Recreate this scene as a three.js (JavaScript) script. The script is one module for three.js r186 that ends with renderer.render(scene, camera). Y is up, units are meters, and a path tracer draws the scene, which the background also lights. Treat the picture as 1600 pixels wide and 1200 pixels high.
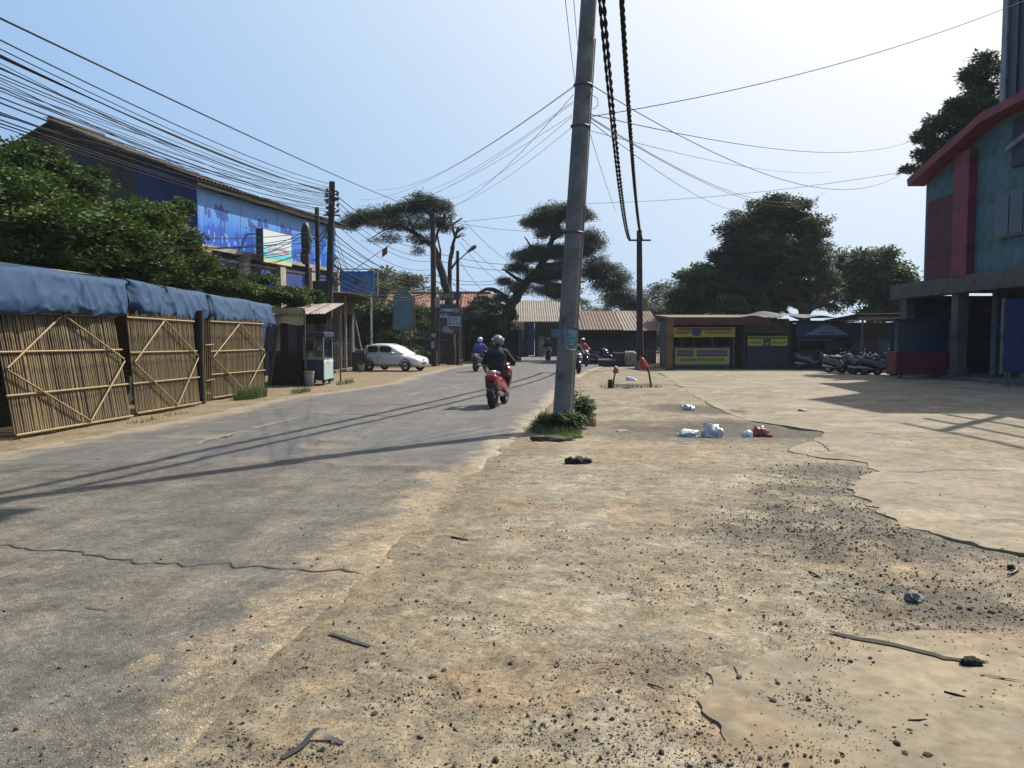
import * as THREE from 'three';
import { mergeGeometries, mergeVertices } from 'three/addons/utils/BufferGeometryUtils.js';
import { MarchingCubes } from 'three/addons/objects/MarchingCubes.js';
import { RoundedBoxGeometry } from 'three/addons/geometries/RoundedBoxGeometry.js';

// ---------- camera, sky, sun, exposure ----------
const scene = new THREE.Scene();
const F = 1186, YH = 531, CH = 1.5;                       // focal length in photo pixels, horizon row, eye height
const PITCH = Math.atan((600 - YH) / F);
const camera = new THREE.PerspectiveCamera(2 * Math.atan(600 / F) * 180 / Math.PI, 4 / 3, 0.1, 3000);
camera.position.set(0, CH, 0);
camera.rotation.x = -PITCH;
scene.add(camera);
const renderer = new THREE.WebGLRenderer({ antialias: true });
renderer.toneMapping = THREE.LinearToneMapping;
renderer.toneMappingExposure = 1.7;
renderer.shadowMap.enabled = true;
const SUN = new THREE.Vector3(0.69, 1, -0.65).normalize();
const sun = new THREE.DirectionalLight(new THREE.Color().setRGB(1, 0.94, 0.84), 4.9);
sun.position.copy(SUN).multiplyScalar(80);
sun.castShadow = true;
Object.assign(sun.shadow.camera, { left: -60, right: 60, top: 60, bottom: -60, near: 1, far: 220 });
sun.shadow.mapSize.set(4096, 4096);
scene.add(sun, sun.target);
{
  const SKY = 0.585, W = 1024, H = 512, data = new Float32Array(W * H * 4);
  for (let j = 0; j < H; j++) for (let i = 0; i < W; i++) {
    const el = ((j + 0.5) / H - 0.5) * Math.PI, az = ((i + 0.5) / W - 0.5) * 2 * Math.PI;
    const y = Math.sin(el), c = Math.cos(el), k = (j * W + i) * 4;
    const a = Math.acos(Math.max(-1, Math.min(1, c * Math.cos(az) * SUN.x + y * SUN.y + c * Math.sin(az) * SUN.z))) * 180 / Math.PI;
    const g = Math.max(a, 14) - 33, hz = Math.exp(-Math.max(y, 0) / 0.1);
    let r = 0.11 + 0.95 * Math.exp(-g / 27), gg = 0.25 + 0.8 * Math.exp(-g / 38), b = 0.62 + 0.46 * Math.exp(-g / 52);
    const m = 0.5 * hz;
    r += (0.5 + 0.3 * Math.exp(-g / 40) - r) * m; gg += (0.64 + 0.28 * Math.exp(-g / 40) - gg) * m; b += (0.82 + 0.2 * Math.exp(-g / 40) - b) * m;
    if (y < 0) { r = 0.3; gg = 0.28; b = 0.24; }
    data[k] = r * SKY; data[k + 1] = gg * SKY; data[k + 2] = b * SKY; data[k + 3] = 1;
  }
  const t = new THREE.DataTexture(data, W, H, THREE.RGBAFormat, THREE.FloatType);
  t.mapping = THREE.EquirectangularReflectionMapping; t.magFilter = THREE.LinearFilter; t.needsUpdate = true;
  scene.background = t; scene.environment = t;
}
scene.fog = new THREE.FogExp2(0xdfe9f5, 0.0004);

// ---------- helpers ----------
const V = (x, y, z) => new THREE.Vector3(x, y, z);
function at(px, py, d) {                                   // photo pixel at a given depth -> metres
  const u = (px - 800) / F, v = (600 - py) / F, c = Math.cos(PITCH), s = Math.sin(PITCH), t = d / (v * s + c);
  return V(u * t, CH + (v * c - s) * t, -d);
}
function gp(px, py) {                                      // photo pixel on flat ground -> metres
  const u = (px - 800) / F, v = (600 - py) / F, c = Math.cos(PITCH), s = Math.sin(PITCH), t = CH / (s - v * c);
  return V(u * t, 0, -(v * s + c) * t);
}
function rng(seed) { let a = seed >>> 0; return () => { a = (a + 0x6D2B79F5) | 0; let t = Math.imul(a ^ (a >>> 15), 1 | a); t = (t + Math.imul(t ^ (t >>> 7), 61 | t)) ^ t; return ((t ^ (t >>> 14)) >>> 0) / 4294967296; }; }
const R = rng(77), rr = (a, b) => a + (b - a) * R();
function hash(x, y) { let h = Math.imul(x, 374761393) ^ Math.imul(y, 668265263); h = Math.imul(h ^ (h >>> 13), 1274126177); return ((h ^ (h >>> 16)) >>> 0) / 4294967296; }
function vn(x, y, p = 0) {
  const xi = Math.floor(x), yi = Math.floor(y), fx = x - xi, fy = y - yi, u = fx * fx * (3 - 2 * fx), v = fy * fy * (3 - 2 * fy);
  const w = p ? q => ((q % p) + p) % p : q => q, x0 = w(xi), x1 = w(xi + 1), y0 = w(yi), y1 = w(yi + 1);
  const a = hash(x0, y0), b = hash(x1, y0), c = hash(x0, y1), d = hash(x1, y1);
  return a + (b - a) * u + (c - a) * v + (a - b - c + d) * u * v;
}
function fbm(x, y, o = 4) { let s = 0, w = 0.5, n = 0; for (let k = 0; k < o; k++) { s += w * vn(x + k * 17.3, y - k * 9.1); n += w; x *= 2.03; y *= 2.03; w *= 0.5; } return s / n; }
function pfbm(u, v, f, o) { let s = 0, w = 0.5, n = 0; for (let k = 0; k < o; k++) { s += w * vn(u * f + k * 0, v * f, f); n += w; f *= 2; w *= 0.55; } return s / n; }
const clamp = (x, a = 0, b = 1) => Math.min(b, Math.max(a, x)), lerp = (a, b, t) => a + (b - a) * t, sm = (a, b, x) => { const t = clamp((x - a) / (b - a)); return t * t * (3 - 2 * t); };
const mix3 = (a, b, t) => [lerp(a[0], b[0], t), lerp(a[1], b[1], t), lerp(a[2], b[2], t)];
function table(pts) { pts = pts.slice().sort((a, b) => a[0] - b[0]); return x => { if (x <= pts[0][0]) return pts[0][1]; for (let i = 1; i < pts.length; i++) if (x <= pts[i][0]) return lerp(pts[i - 1][1], pts[i][1], (x - pts[i - 1][0]) / (pts[i][0] - pts[i - 1][0])); return pts[pts.length - 1][1]; }; }

// textures
function dataTex(N, f, srgb) {
  const d = new Uint8Array(N * N * 4);
  for (let j = 0; j < N; j++) for (let i = 0; i < N; i++) { const c = f(i / N, j / N, j * N + i), k = (j * N + i) * 4; for (let q = 0; q < 3; q++) d[k + q] = clamp(c[q] ?? c[0]) * 255; d[k + 3] = 255; }
  const t = new THREE.DataTexture(d, N, N); t.wrapS = t.wrapT = THREE.RepeatWrapping; t.magFilter = THREE.LinearFilter; if (srgb) t.colorSpace = THREE.SRGBColorSpace; t.needsUpdate = true; return t;
}
function stamped(N, count, r0, r1, lo, hi, base, seed) {   // field of little stones, wrapping
  const a = base instanceof Float32Array ? base : new Float32Array(N * N).fill(base), q = rng(seed);
  for (let n = 0; n < count; n++) {
    const cx = q() * N, cy = q() * N, r = r0 + (r1 - r0) * q() * q(), val = lo + (hi - lo) * q(), e = 0.6 + 0.8 * q(), th = q() * 3.14, ct = Math.cos(th), st = Math.sin(th);
    for (let y = Math.floor(cy - r * 1.5); y <= cy + r * 1.5; y++) for (let x = Math.floor(cx - r * 1.5); x <= cx + r * 1.5; x++) {
      const dx = (x - cx) * ct + (y - cy) * st, dy = ((y - cy) * ct - (x - cx) * st) * e + (hash(x, y) - 0.5) * 0.8;
      if (dx * dx + dy * dy < r * r) a[((y + N) % N) * N + (x + N) % N] = val;
    }
  }
  return a;
}
const TN = 1024;
const grimeMap = dataTex(512, (u, v) => { const g = 0.62 + 0.5 * pfbm(u, v, 4, 7) + 0.1 * (pfbm(u + 0.3, v, 32, 3) - 0.5); return [g, g, g * 0.99]; }, true);
const grimeBump = dataTex(512, (u, v) => [pfbm(u, v, 16, 5)]);
const streakMap = dataTex(512, (u, v) => { const g = 0.6 + 0.35 * pfbm(u, v, 4, 6) + 0.28 * (vn(u * 64, v * 4, 64) - 0.5) * vn(u * 8 + 3, v * 2, 8); return [g * 1.06, g, g * 0.94]; }, true);
const woodMap = dataTex(512, (u, v) => { const g = 0.6 + 0.32 * vn(u * 64 + 2 * vn(u * 8, v * 4, 8), v * 4, 64) + 0.2 * (pfbm(u, v, 8, 4) - 0.5); return [g, g * 0.96, g * 0.9]; }, true);
const asphH = stamped(TN, 30000, 1.2, 4.2, 0.2, 1, 0.15, 5), asphF = Float32Array.from(asphH, x => x);
const asphaltMap = dataTex(TN, (u, v, k) => { const s = asphF[k], g = 0.52 + 0.36 * s + 0.34 * (pfbm(u, v, 8, 6) - 0.5) + 0.3 * (pfbm(u + 0.2, v + 0.6, 48, 3) - 0.5) + 0.1 * (hash(k, 3) - 0.5); return [g * 1.02, g, g * 0.96]; }, true);
const asphaltBump = dataTex(TN, (u, v, k) => [asphH[k] * 0.8 + 0.2 * pfbm(u, v, 64, 3)]);
const smoothMap = dataTex(512, (u, v, k) => { const g = 0.66 + 0.22 * (pfbm(u, v, 8, 6) - 0.5) + 0.28 * (hash(k, 9) - 0.5) + 0.2 * (vn(u * 128, v * 128, 128) - 0.5); return [g, g, g]; }, true);
const dirtS = stamped(TN, 7000, 0.7, 2.6, -0.5, -0.1, 0, 11); stamped(TN, 2500, 0.7, 2.6, 0.1, 0.28, dirtS, 12);
const dirtMap = dataTex(TN, (u, v, k) => { const g = 0.72 + 0.28 * (pfbm(u, v, 6, 7) - 0.5) + 0.3 * (pfbm(u + 0.5, v + 0.2, 24, 4) - 0.5) + 0.3 * (pfbm(u + 0.1, v + 0.7, 96, 3) - 0.5) + dirtS[k] * 0.8 + 0.1 * (hash(k, 4) - 0.5); const w = 0.05 * (pfbm(u, v + 0.4, 12, 3) - 0.5); return [g + w, g, g - w * 1.5]; }, true);
const dirtBump = dataTex(TN, (u, v, k) => [0.5 + 0.7 * (pfbm(u, v, 12, 7) - 0.5) + (dirtS[k] ? 0.2 : 0)]);
const slabMap = dataTex(TN, (u, v, k) => { const g = 0.76 + 0.3 * (pfbm(u, v, 4, 7) - 0.5) + 0.24 * (pfbm(u + 0.7, v + 0.1, 40, 4) - 0.5) + 0.07 * (hash(k, 7) - 0.5) + (dirtS[(k * 7) % (TN * TN)] < -0.3 ? -0.12 : 0); return [g, g, g]; }, true);

function boxUV(g, s) {
  if (g.index) g = g.toNonIndexed();
  const p = g.attributes.position, n = g.attributes.normal, uv = new Float32Array(p.count * 2);
  for (let i = 0; i < p.count; i += 3) {
    let nx = 0, ny = 0, nz = 0; for (let k = 0; k < 3; k++) { nx += Math.abs(n.getX(i + k)); ny += Math.abs(n.getY(i + k)); nz += Math.abs(n.getZ(i + k)); }
    for (let k = 0; k < 3; k++) { const x = p.getX(i + k), y = p.getY(i + k), z = p.getZ(i + k); const [a, b] = ny > nx && ny > nz ? [x, z] : nx > nz ? [z, y] : [x, y]; uv[(i + k) * 2] = a / s; uv[(i + k) * 2 + 1] = b / s; }
  }
  g.setAttribute('uv', new THREE.BufferAttribute(uv, 2)); return g;
}
const ALB = 0.68;                                          // overall albedo level of the painted and built things
function mat(c, rough = 0.85, o = {}) {                    // linear base colour
  const { map = grimeMap, tile = 1.6, bump = 0.003, ...rest } = o;
  const m = new THREE.MeshPhysicalMaterial({ roughness: rough, ...rest });
  m.color.setRGB(c[0] * ALB, c[1] * ALB, c[2] * ALB); if (map) { m.map = map; m.userData.tile = tile; if (bump) { m.bumpMap = grimeBump; m.bumpScale = bump; } }
  return m;
}
const plain = (c, rough = 0.5, o = {}) => mat(c, rough, { map: null, ...o });

// objects
const taken = {};
function numbered(n) { const k = taken[n] = (taken[n] ?? -1) + 1; return k ? `${n}_${String(k).padStart(3, '0')}` : n; }
function tag(o, label, category, group) { o.userData.label = label; o.userData.category = category; if (group) o.userData.group = group; return o; }
function thing(name, label, category, pos = V(0, 0, 0), ry = 0, group) { const g = new THREE.Group(); g.name = numbered(name); g.position.copy(pos); g.rotation.order = 'YXZ'; g.rotation.y = ry; scene.add(g); return tag(g, label, category, group); }
function mk(name, g, m, parent) {
  if (Array.isArray(g)) g = merge(g);
  if (m.userData.tile && !g.userData.keepUV) g = boxUV(g, m.userData.tile);
  const o = new THREE.Mesh(g, m); o.name = name; o.castShadow = o.receiveShadow = true; parent.add(o); return o;
}
function single(name, g, m, label, category, pos = V(0, 0, 0), ry = 0, group) { const o = mk(numbered(name), g, m, scene); o.position.copy(pos); o.rotation.order = 'YXZ'; o.rotation.y = ry; return tag(o, label, category, group); }
function structure(name, g, m) { const o = mk(numbered(name), g, m, scene); o.userData.kind = 'structure'; return o; }
function copy(o, pos, ry, label) { const c = o.clone(); c.name = numbered(o.name.replace(/_\d{3}$/, '')); c.userData = { ...o.userData }; if (pos) c.position.copy(pos); if (ry !== undefined) c.rotation.y = ry; if (label) c.userData.label = label; scene.add(c); return c; }
const rel = (o, p) => p.clone().sub(o.position);

// geometry
function strip(g) { g = g.index ? g.toNonIndexed() : g; for (const k of Object.keys(g.attributes)) if (!['position', 'normal', 'uv'].includes(k)) g.deleteAttribute(k); if (!g.attributes.uv) g.setAttribute('uv', new THREE.BufferAttribute(new Float32Array(g.attributes.position.count * 2), 2)); return g; }
const merge = a => mergeGeometries(a.map(strip));
function box(w, h, d, x = 0, y = 0, z = 0, rx = 0, ry = 0, rz = 0) { const g = new THREE.BoxGeometry(w, h, d); if (rx || ry || rz) g.applyMatrix4(new THREE.Matrix4().makeRotationFromEuler(new THREE.Euler(rx, ry, rz))); return g.translate(x, y, z); }
function rbox(w, h, d, x = 0, y = 0, z = 0, r = 0.02, s = 2) { return new RoundedBoxGeometry(w, h, d, s, Math.min(r, w / 2.01, h / 2.01, d / 2.01)).translate(x, y, z); }
function tube(pts, r, seg = 6, caps = true) {              // tapered pipe along points
  const n = pts.length, pos = [], idx = []; let up = V(0, 1, 0);
  const rad = i => Array.isArray(r) ? r[i] : r;
  for (let i = 0; i < n; i++) {
    const t = pts[Math.min(i + 1, n - 1)].clone().sub(pts[Math.max(i - 1, 0)]).normalize();
    if (Math.abs(t.dot(up)) > 0.95) up = Math.abs(t.x) < 0.8 ? V(1, 0, 0) : V(0, 0, 1);
    const a = V().crossVectors(t, up).normalize(), b = V().crossVectors(a, t); up = b.clone();
    for (let k = 0; k < seg; k++) { const q = k / seg * 2 * Math.PI, c = Math.cos(q) * rad(i), s = Math.sin(q) * rad(i); pos.push(pts[i].x + a.x * c + b.x * s, pts[i].y + a.y * c + b.y * s, pts[i].z + a.z * c + b.z * s); }
  }
  for (let i = 0; i < n - 1; i++) for (let k = 0; k < seg; k++) { const p = i * seg + k, q = i * seg + (k + 1) % seg; idx.push(p, q, p + seg, q, q + seg, p + seg); }
  if (caps) for (const [i, f] of [[0, 1], [n - 1, 0]]) { const c = pos.length / 3; pos.push(pts[i].x, pts[i].y, pts[i].z); for (let k = 0; k < seg; k++) { const p = i * seg + k, q = i * seg + (k + 1) % seg; f ? idx.push(c, q, p) : idx.push(c, p, q); } }
  const g = new THREE.BufferGeometry(); g.setAttribute('position', new THREE.Float32BufferAttribute(pos, 3)); g.setIndex(idx); g.computeVertexNormals(); return g;
}
const beam = (p, q, r0, r1 = r0, seg = 7) => tube([p, q], [r0, r1], seg);
function bar(p, q, w, h) { const l = p.distanceTo(q), g = new THREE.BoxGeometry(w, h, l), m = new THREE.Matrix4().lookAt(q, p, V(0, 1, 0)); return g.applyMatrix4(m).translate((p.x + q.x) / 2, (p.y + q.y) / 2, (p.z + q.z) / 2); }
function loft(secs, seg = 20) {                            // closed body through superellipse sections: [axis position, centre y, half width, half height, exponent, centre x]
  const pos = [], idx = [], n = secs.length;
  for (const [z, cy, rx, ry, e = 2.4, cx = 0] of secs) for (let k = 0; k < seg; k++) { const q = k / seg * 2 * Math.PI, c = Math.cos(q), s = Math.sin(q); pos.push(cx + rx * Math.sign(c) * Math.abs(c) ** (2 / e), cy + ry * Math.sign(s) * Math.abs(s) ** (2 / e), z); }
  for (let i = 0; i < n - 1; i++) for (let k = 0; k < seg; k++) { const p = i * seg + k, q = i * seg + (k + 1) % seg; idx.push(p, q, p + seg, q, q + seg, p + seg); }
  for (const [i, f] of [[0, 1], [n - 1, 0]]) { const c = pos.length / 3; pos.push(secs[i][5] ?? 0, secs[i][1], secs[i][0]); for (let k = 0; k < seg; k++) { const p = i * seg + k, q = i * seg + (k + 1) % seg; f ? idx.push(c, q, p) : idx.push(c, p, q); } }
  const g = new THREE.BufferGeometry(); g.setAttribute('position', new THREE.Float32BufferAttribute(pos, 3)); g.setIndex(idx); g.computeVertexNormals(); return g;
}
function grid(nu, nv, f) {                                 // sheet from f(i, j) -> [x, y, z, r, g, b, u, v]
  const pos = [], col = [], uv = [], idx = []; let hasC = false;
  for (let j = 0; j < nv; j++) for (let i = 0; i < nu; i++) { const q = f(i, j); pos.push(q[0], q[1], q[2]); if (q.length > 3) { hasC = true; col.push(q[3], q[4], q[5]); } uv.push(q[6] ?? i / (nu - 1), q[7] ?? j / (nv - 1)); }
  for (let j = 0; j < nv - 1; j++) for (let i = 0; i < nu - 1; i++) { const p = j * nu + i; idx.push(p, p + 1, p + nu, p + 1, p + nu + 1, p + nu); }
  const g = new THREE.BufferGeometry(); g.setAttribute('position', new THREE.Float32BufferAttribute(pos, 3)); g.setAttribute('uv', new THREE.Float32BufferAttribute(uv, 2)); if (hasC) g.setAttribute('color', new THREE.Float32BufferAttribute(col, 3)); g.setIndex(idx); g.computeVertexNormals(); g.userData.keepUV = true; return g;
}
function corrugated(w, l, amp = 0.02, pitch = 0.12, bend = 0) {  // wavy tin sheet in x (across) and z (along), thin but solid
  const n = Math.max(8, Math.round(w / pitch * 4)), rows = 2, top = [], idx = [], pos = [];
  for (let s = 0; s < 2; s++) for (let j = 0; j < rows; j++) for (let i = 0; i <= n; i++) { const x = i / n * w - w / 2; pos.push(x, Math.sin(x / pitch * 6.283) * amp + (s ? 0 : -0.006), (j / (rows - 1) - 0.5) * l); }
  const m = n + 1, o = m * rows;
  for (let i = 0; i < n; i++) { idx.push(i, i + 1, i + m, i + 1, i + m + 1, i + m); idx.push(o + i, o + i + m, o + i + 1, o + i + 1, o + i + m, o + i + m + 1); idx.push(i, o + i, i + 1, i + 1, o + i, o + i + 1); idx.push(m + i, m + i + 1, o + m + i, m + i + 1, o + m + i + 1, o + m + i); }
  const g = new THREE.BufferGeometry(); g.setAttribute('position', new THREE.Float32BufferAttribute(pos, 3)); g.setIndex(idx); g.computeVertexNormals(); return g;
}
function sheetTex(w, h, draw) { const c = document.createElement('canvas'); c.width = w; c.height = h; const x = c.getContext('2d'); draw(x, w, h); const t = new THREE.CanvasTexture(c); t.colorSpace = THREE.SRGBColorSpace; return t; }
function print(w, h, draw, rough = 0.6) { const m = new THREE.MeshStandardMaterial({ map: sheetTex(w, h, draw), roughness: rough }); m.color.setScalar(ALB); return m; }
function panelGeo(w, h, t, x = 0, y = 0, z = 0, ry = 0) {  // flat board facing +z, print on its front
  const g = new THREE.BoxGeometry(w, h, t); if (ry) g.rotateY(ry); g.translate(x, y, z); g.userData.keepUV = true; return g;
}

// ---------- smooth bodies (people) ----------
function body(bones, cell) {                               // bones: [ax,ay,az,bx,by,bz,ra,rb,colourIndex]
  const lo = [9, 9, 9], hi = [-9, -9, -9];
  for (const b of bones) for (let k = 0; k < 3; k++) { const r = Math.max(b[6], b[7]) + cell * 3; lo[k] = Math.min(lo[k], b[k] - r, b[k + 3] - r); hi[k] = Math.max(hi[k], b[k] + r, b[k + 3] + r); }
  const half = Math.max(hi[0] - lo[0], hi[1] - lo[1], hi[2] - lo[2]) / 2, c = [0, 1, 2].map(k => (lo[k] + hi[k]) / 2), N = Math.ceil(half * 2 / cell) + 4;
  const mc = new MarchingCubes(N, new THREE.MeshBasicMaterial(), false, false, 160000); mc.isolation = 0;
  const S = cell * 1.6;
  const dist = (x, y, z, pick) => {
    let d = 9, best = 9, ci = 0;
    for (const b of bones) {
      const vx = b[3] - b[0], vy = b[4] - b[1], vz = b[5] - b[2], wx = x - b[0], wy = y - b[1], wz = z - b[2], t = clamp((vx * wx + vy * wy + vz * wz) / (vx * vx + vy * vy + vz * vz + 1e-9));
      const q = Math.hypot(wx - vx * t, wy - vy * t, wz - vz * t) - lerp(b[6], b[7], t);
      if (q < best) { best = q; ci = b[8] ?? 0; }
      const h = Math.max(S - Math.abs(d - q), 0) / S; d = Math.min(d, q) - h * h * S * 0.25;
    }
    return pick ? ci : d;
  };
  const H = N / 2;
  for (let k = 0; k < N; k++) for (let j = 0; j < N; j++) for (let i = 0; i < N; i++) mc.field[k * N * N + j * N + i] = -dist(c[0] + (i - H) / H * half, c[1] + (j - H) / H * half, c[2] + (k - H) / H * half);
  mc.update();
  const n = mc.count, p = new Float32Array(n * 3);
  for (let i = 0; i < n; i++) for (let k = 0; k < 3; k++) p[i * 3 + k] = c[k] + mc.positionArray[i * 3 + k] * half;
  let g = new THREE.BufferGeometry(); g.setAttribute('position', new THREE.BufferAttribute(p, 3));
  let vol = 0; for (let i = 0; i < n; i += 3) { const a = V().fromArray(p, i * 3), b = V().fromArray(p, i * 3 + 3), d = V().fromArray(p, i * 3 + 6); vol += a.dot(b.cross(d)); }
  g = mergeVertices(g, 1e-5);
  if (vol < 0) { const ix = g.index.array; for (let i = 0; i < ix.length; i += 3) { const t = ix[i]; ix[i] = ix[i + 1]; ix[i + 1] = t; } }
  g.computeVertexNormals();
  const P = g.attributes.position, ci = []; for (let i = 0; i < P.count; i++) ci.push(dist(P.getX(i), P.getY(i), P.getZ(i), true));
  g.userData.ci = ci; return g;
}
function tint(g, colours) { const c = g.clone(), a = new Float32Array(g.userData.ci.length * 3); g.userData.ci.forEach((k, i) => a.set(colours[k], i * 3)); c.setAttribute('color', new THREE.BufferAttribute(a, 3)); return c; }

// ---------- ground, road, concrete ----------
const edgeR = table([[300, 1190], [400, 1060], [560, 920], [640, 840], [720, 745], [800, 690], [858, 632], [884, 600], [912, 585], [945, 572], [1000, 561], [1080, 553]].map(([x, y]) => { const p = gp(x, y); return [-p.z, p.x]; }).concat([[0, -1.7], [200, 60]]));
const edgeL = table([[0, 709], [280, 658], [450, 622], [600, 602], [640, 590], [690, 577], [760, 566], [830, 558], [900, 552]].map(([x, y]) => { const p = gp(x, y); return [-p.z, p.x]; }).concat([[4, -7.1], [0, -7.3], [200, 45]]));
const slabEdge = table([[1580, 868], [1500, 850], [1440, 835], [1400, 820], [1365, 800], [1340, 785], [1333, 765], [1335, 747], [1368, 740], [1345, 722], [1270, 716], [1225, 703], [1270, 690], [1290, 676], [1160, 656], [1112, 635], [1070, 610], [1042, 590]].map(([x, y]) => { const p = gp(x, y); return [-p.z, p.x]; }).concat([[4.4, 4.4], [3.2, 6], [42, 7.6]]));
const patchEdge = table([[1120, 1200], [1108, 1110], [1112, 1060], [1205, 1022], [1330, 1000], [1480, 990], [1640, 984]].map(([x, y]) => { const p = gp(x, y); return [-p.z, p.x]; }).concat([[1.2, 0.55]]));
const puddle = gp(1140, 672), puddle2 = gp(1085, 640), pit = gp(985, 602), mound = gp(872, 672), rubble = [gp(1265, 770), gp(1285, 810), gp(1240, 840), gp(1290, 740), gp(1420, 850), gp(1480, 945)];
const ell = (x, d, c, rx, rz) => Math.hypot((x - c.x) / rx, (d + c.z) / rz);
function dirtH(x, d) {
  const in_ = Math.min(x - edgeL(d), edgeR(d) - x);        // metres inside the road
  let h = 0.05 * (fbm(x * 0.45, d * 0.45, 3) - 0.5) + (d < 30 ? 0.035 * (fbm(x * 2.1 + 5, d * 2.1, 4) - 0.5) + 0.02 * (fbm(x * 7, d * 7 + 3, 3) - 0.5) : 0);
  h -= 0.03 * sm(1.2, 0.2, ell(x, d, puddle, 2.0, 1.0)) + 0.02 * sm(1.2, 0.2, ell(x, d, puddle2, 0.7, 0.9)) + 0.3 * sm(1, 0.55, ell(x, d, pit, 1.0, 0.28));
  h += 0.1 * sm(1.3, 0, ell(x, d, mound, 0.75, 0.6));
  const inSlab = x - slabEdge(d); if (d > 3.2 && d < 41 && inSlab > -0.4) h -= 0.006 * sm(-0.4, 0.1, inSlab);
  return h * sm(0.15, -0.3, in_ - 0.1) - 0.08 * sm(0.0, 0.35, in_) + 0.012;
}
const TAN = [0.445, 0.366, 0.236], PALE = [0.54, 0.465, 0.325], DARK = [0.27, 0.21, 0.122], RUST = [0.5, 0.345, 0.19], MUD = [0.10, 0.078, 0.05];
function dirtC(x, d) {
  const a = fbm(x * 0.55 + 3, d * 0.55, 4), b = fbm(x * 1.5 - 8, d * 1.5 + 4, 5), c = fbm(x * 4.2, d * 4.2 + 9, 4), e = fbm(x * 11, d * 11, 3);
  let q = mix3(TAN, DARK, 0.55 * sm(0.48, 0.68, b * 0.6 + c * 0.4));
  q = mix3(q, PALE, 0.75 * sm(0.565, 0.6, c * 0.5 + a * 0.35 + e * 0.15 + 0.12 * (fbm(x * 23, d * 23, 2) - 0.5)));
  q = mix3(q, RUST, 0.5 * sm(0.56, 0.7, fbm(x * 0.9 + 40, d * 0.9, 4)));
  q = mix3(q, DARK, 0.6 * sm(0.6, 0.72, e) * sm(0.45, 0.6, b));
  let g = 0; for (const p of rubble) g = Math.max(g, sm(1.1, 0.25, ell(x, d, p, 0.75, 0.7) + 1.1 * (c - 0.5) + 0.9 * (e - 0.5)));
  q = mix3(q, [0.14, 0.118, 0.085], 0.85 * g);
  const w = Math.min(ell(x, d, puddle, 2.2, 1.5), ell(x, d, puddle2, 0.9, 1.3)) + 0.9 * (b - 0.5) + 0.5 * (e - 0.5);
  q = mix3(q, [0.22, 0.172, 0.112], 0.8 * sm(1.25, 0.95, w)); q = mix3(q, MUD, 0.8 * sm(0.82, 0.6, w));
  q = mix3(q, MUD, 0.8 * sm(0.95, 0.6, ell(x, d, pit, 1.0, 0.3)));
  q = mix3(q, DARK, 0.7 * sm(1.1, 0.6, ell(x, d, mound, 0.8, 0.7) + (c - 0.5)));
  const oe = x - edgeR(d); if (oe < 0.9) q = mix3(q, DARK, 0.5 * sm(0.75, 0.25, oe + 0.8 * (b - 0.5) + 0.4 * (e - 0.5)));
  if (x < edgeL(d) + 0.5) q = mix3(q, [0.47, 0.34, 0.185], 0.6);
  const tk = Math.min(...[0.9, 1.02, 2.3, 2.45].map(o => Math.abs(x - edgeR(d) - o - 0.05 * d - 0.5 * Math.sin(d * 0.35 + o)))); q = mix3(q, PALE, 0.5 * sm(0.16, 0.05, tk + 0.25 * (c - 0.5)) * sm(0.42, 0.6, a) * sm(14, 10, d));
  const v = 0.89 + 0.22 * e; return [q[0] * v, q[1] * v, q[2] * v];
}
const rows = []; for (let d = -4; d < 130;) { rows.push(d); d += d < 1.8 ? 0.4 : 0.026 + 0.0105 * Math.max(0, d - 2.5); }
const colsX = []; { let x = 0, half = []; while (x < 70) { half.push(x); x += 0.03 + 0.045 * Math.max(0, x - 3.2); } for (let i = half.length - 1; i > 0; i--) colsX.push(-half[i]); colsX.push(...half); }
const gm = (map, bump, tile, scale, o = {}) => new THREE.MeshStandardMaterial({ vertexColors: true, map, bumpMap: bump, bumpScale: scale, roughness: 0.95, color: new THREE.Color().setScalar(0.73), ...o });
structure('ground', grid(colsX.length, rows.length, (i, j) => { const x = colsX[i], d = rows[j]; return [x, dirtH(x, d), -d, ...dirtC(x, d), x / 1.7, d / 1.7]; }), gm(dirtMap, dirtBump, 1.7, 0.03));
structure('terrain', [new THREE.PlaneGeometry(2400, 2400, 8, 8).rotateX(-Math.PI / 2).translate(0, -0.16, 0)], mat([0.2, 0.17, 0.11], 0.95, { map: dirtMap, tile: 3, bump: 0 }));

const NEWY = table([[-8, 9.6], [-4.4, 9.35], [-2.6, 9.0], [-2.0, 8.6], [-1.0, 8.35], [0.6, 8.6]]);   // where the smoother resurfacing starts
const holes = [[gp(510, 703), 0.34, 0.3], [gp(180, 691), 0.75, 0.22], [gp(610, 728), 0.75, 0.16], [gp(310, 685), 0.7, 0.3], [gp(530, 690), 0.35, 0.25], [gp(395, 722), 0.3, 0.12]];
function roadH(x, d) {
  const s = Math.min(x - edgeL(d), edgeR(d) - x) + 0.35 * (fbm(x * 1.3, d * 1.3, 4) - 0.5) + (d < 14 ? 0.22 * (fbm(x * 6, d * 6, 3) - 0.5) : 0);
  const nw = sm(-0.02, 0.05, d - NEWY(x) + 0.3 * (fbm(x * 3, 3, 3) - 0.5) + 0.1 * (fbm(x * 11, d * 4, 2) - 0.5));
  let h = 0.014 + 0.03 * sm(0, 2.5, s) + 0.014 * nw + 0.018 * (fbm(x * 0.7, d * 0.5 + 7, 3) - 0.5);
  for (const [p, rx, rz] of holes) h -= 0.028 * sm(1.05, 0.9, ell(x, d, p, rx, rz) + 0.9 * (fbm(x * 5, d * 5, 3) - 0.5));
  return h - 0.12 * sm(0.06, -0.25, s);
}
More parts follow.
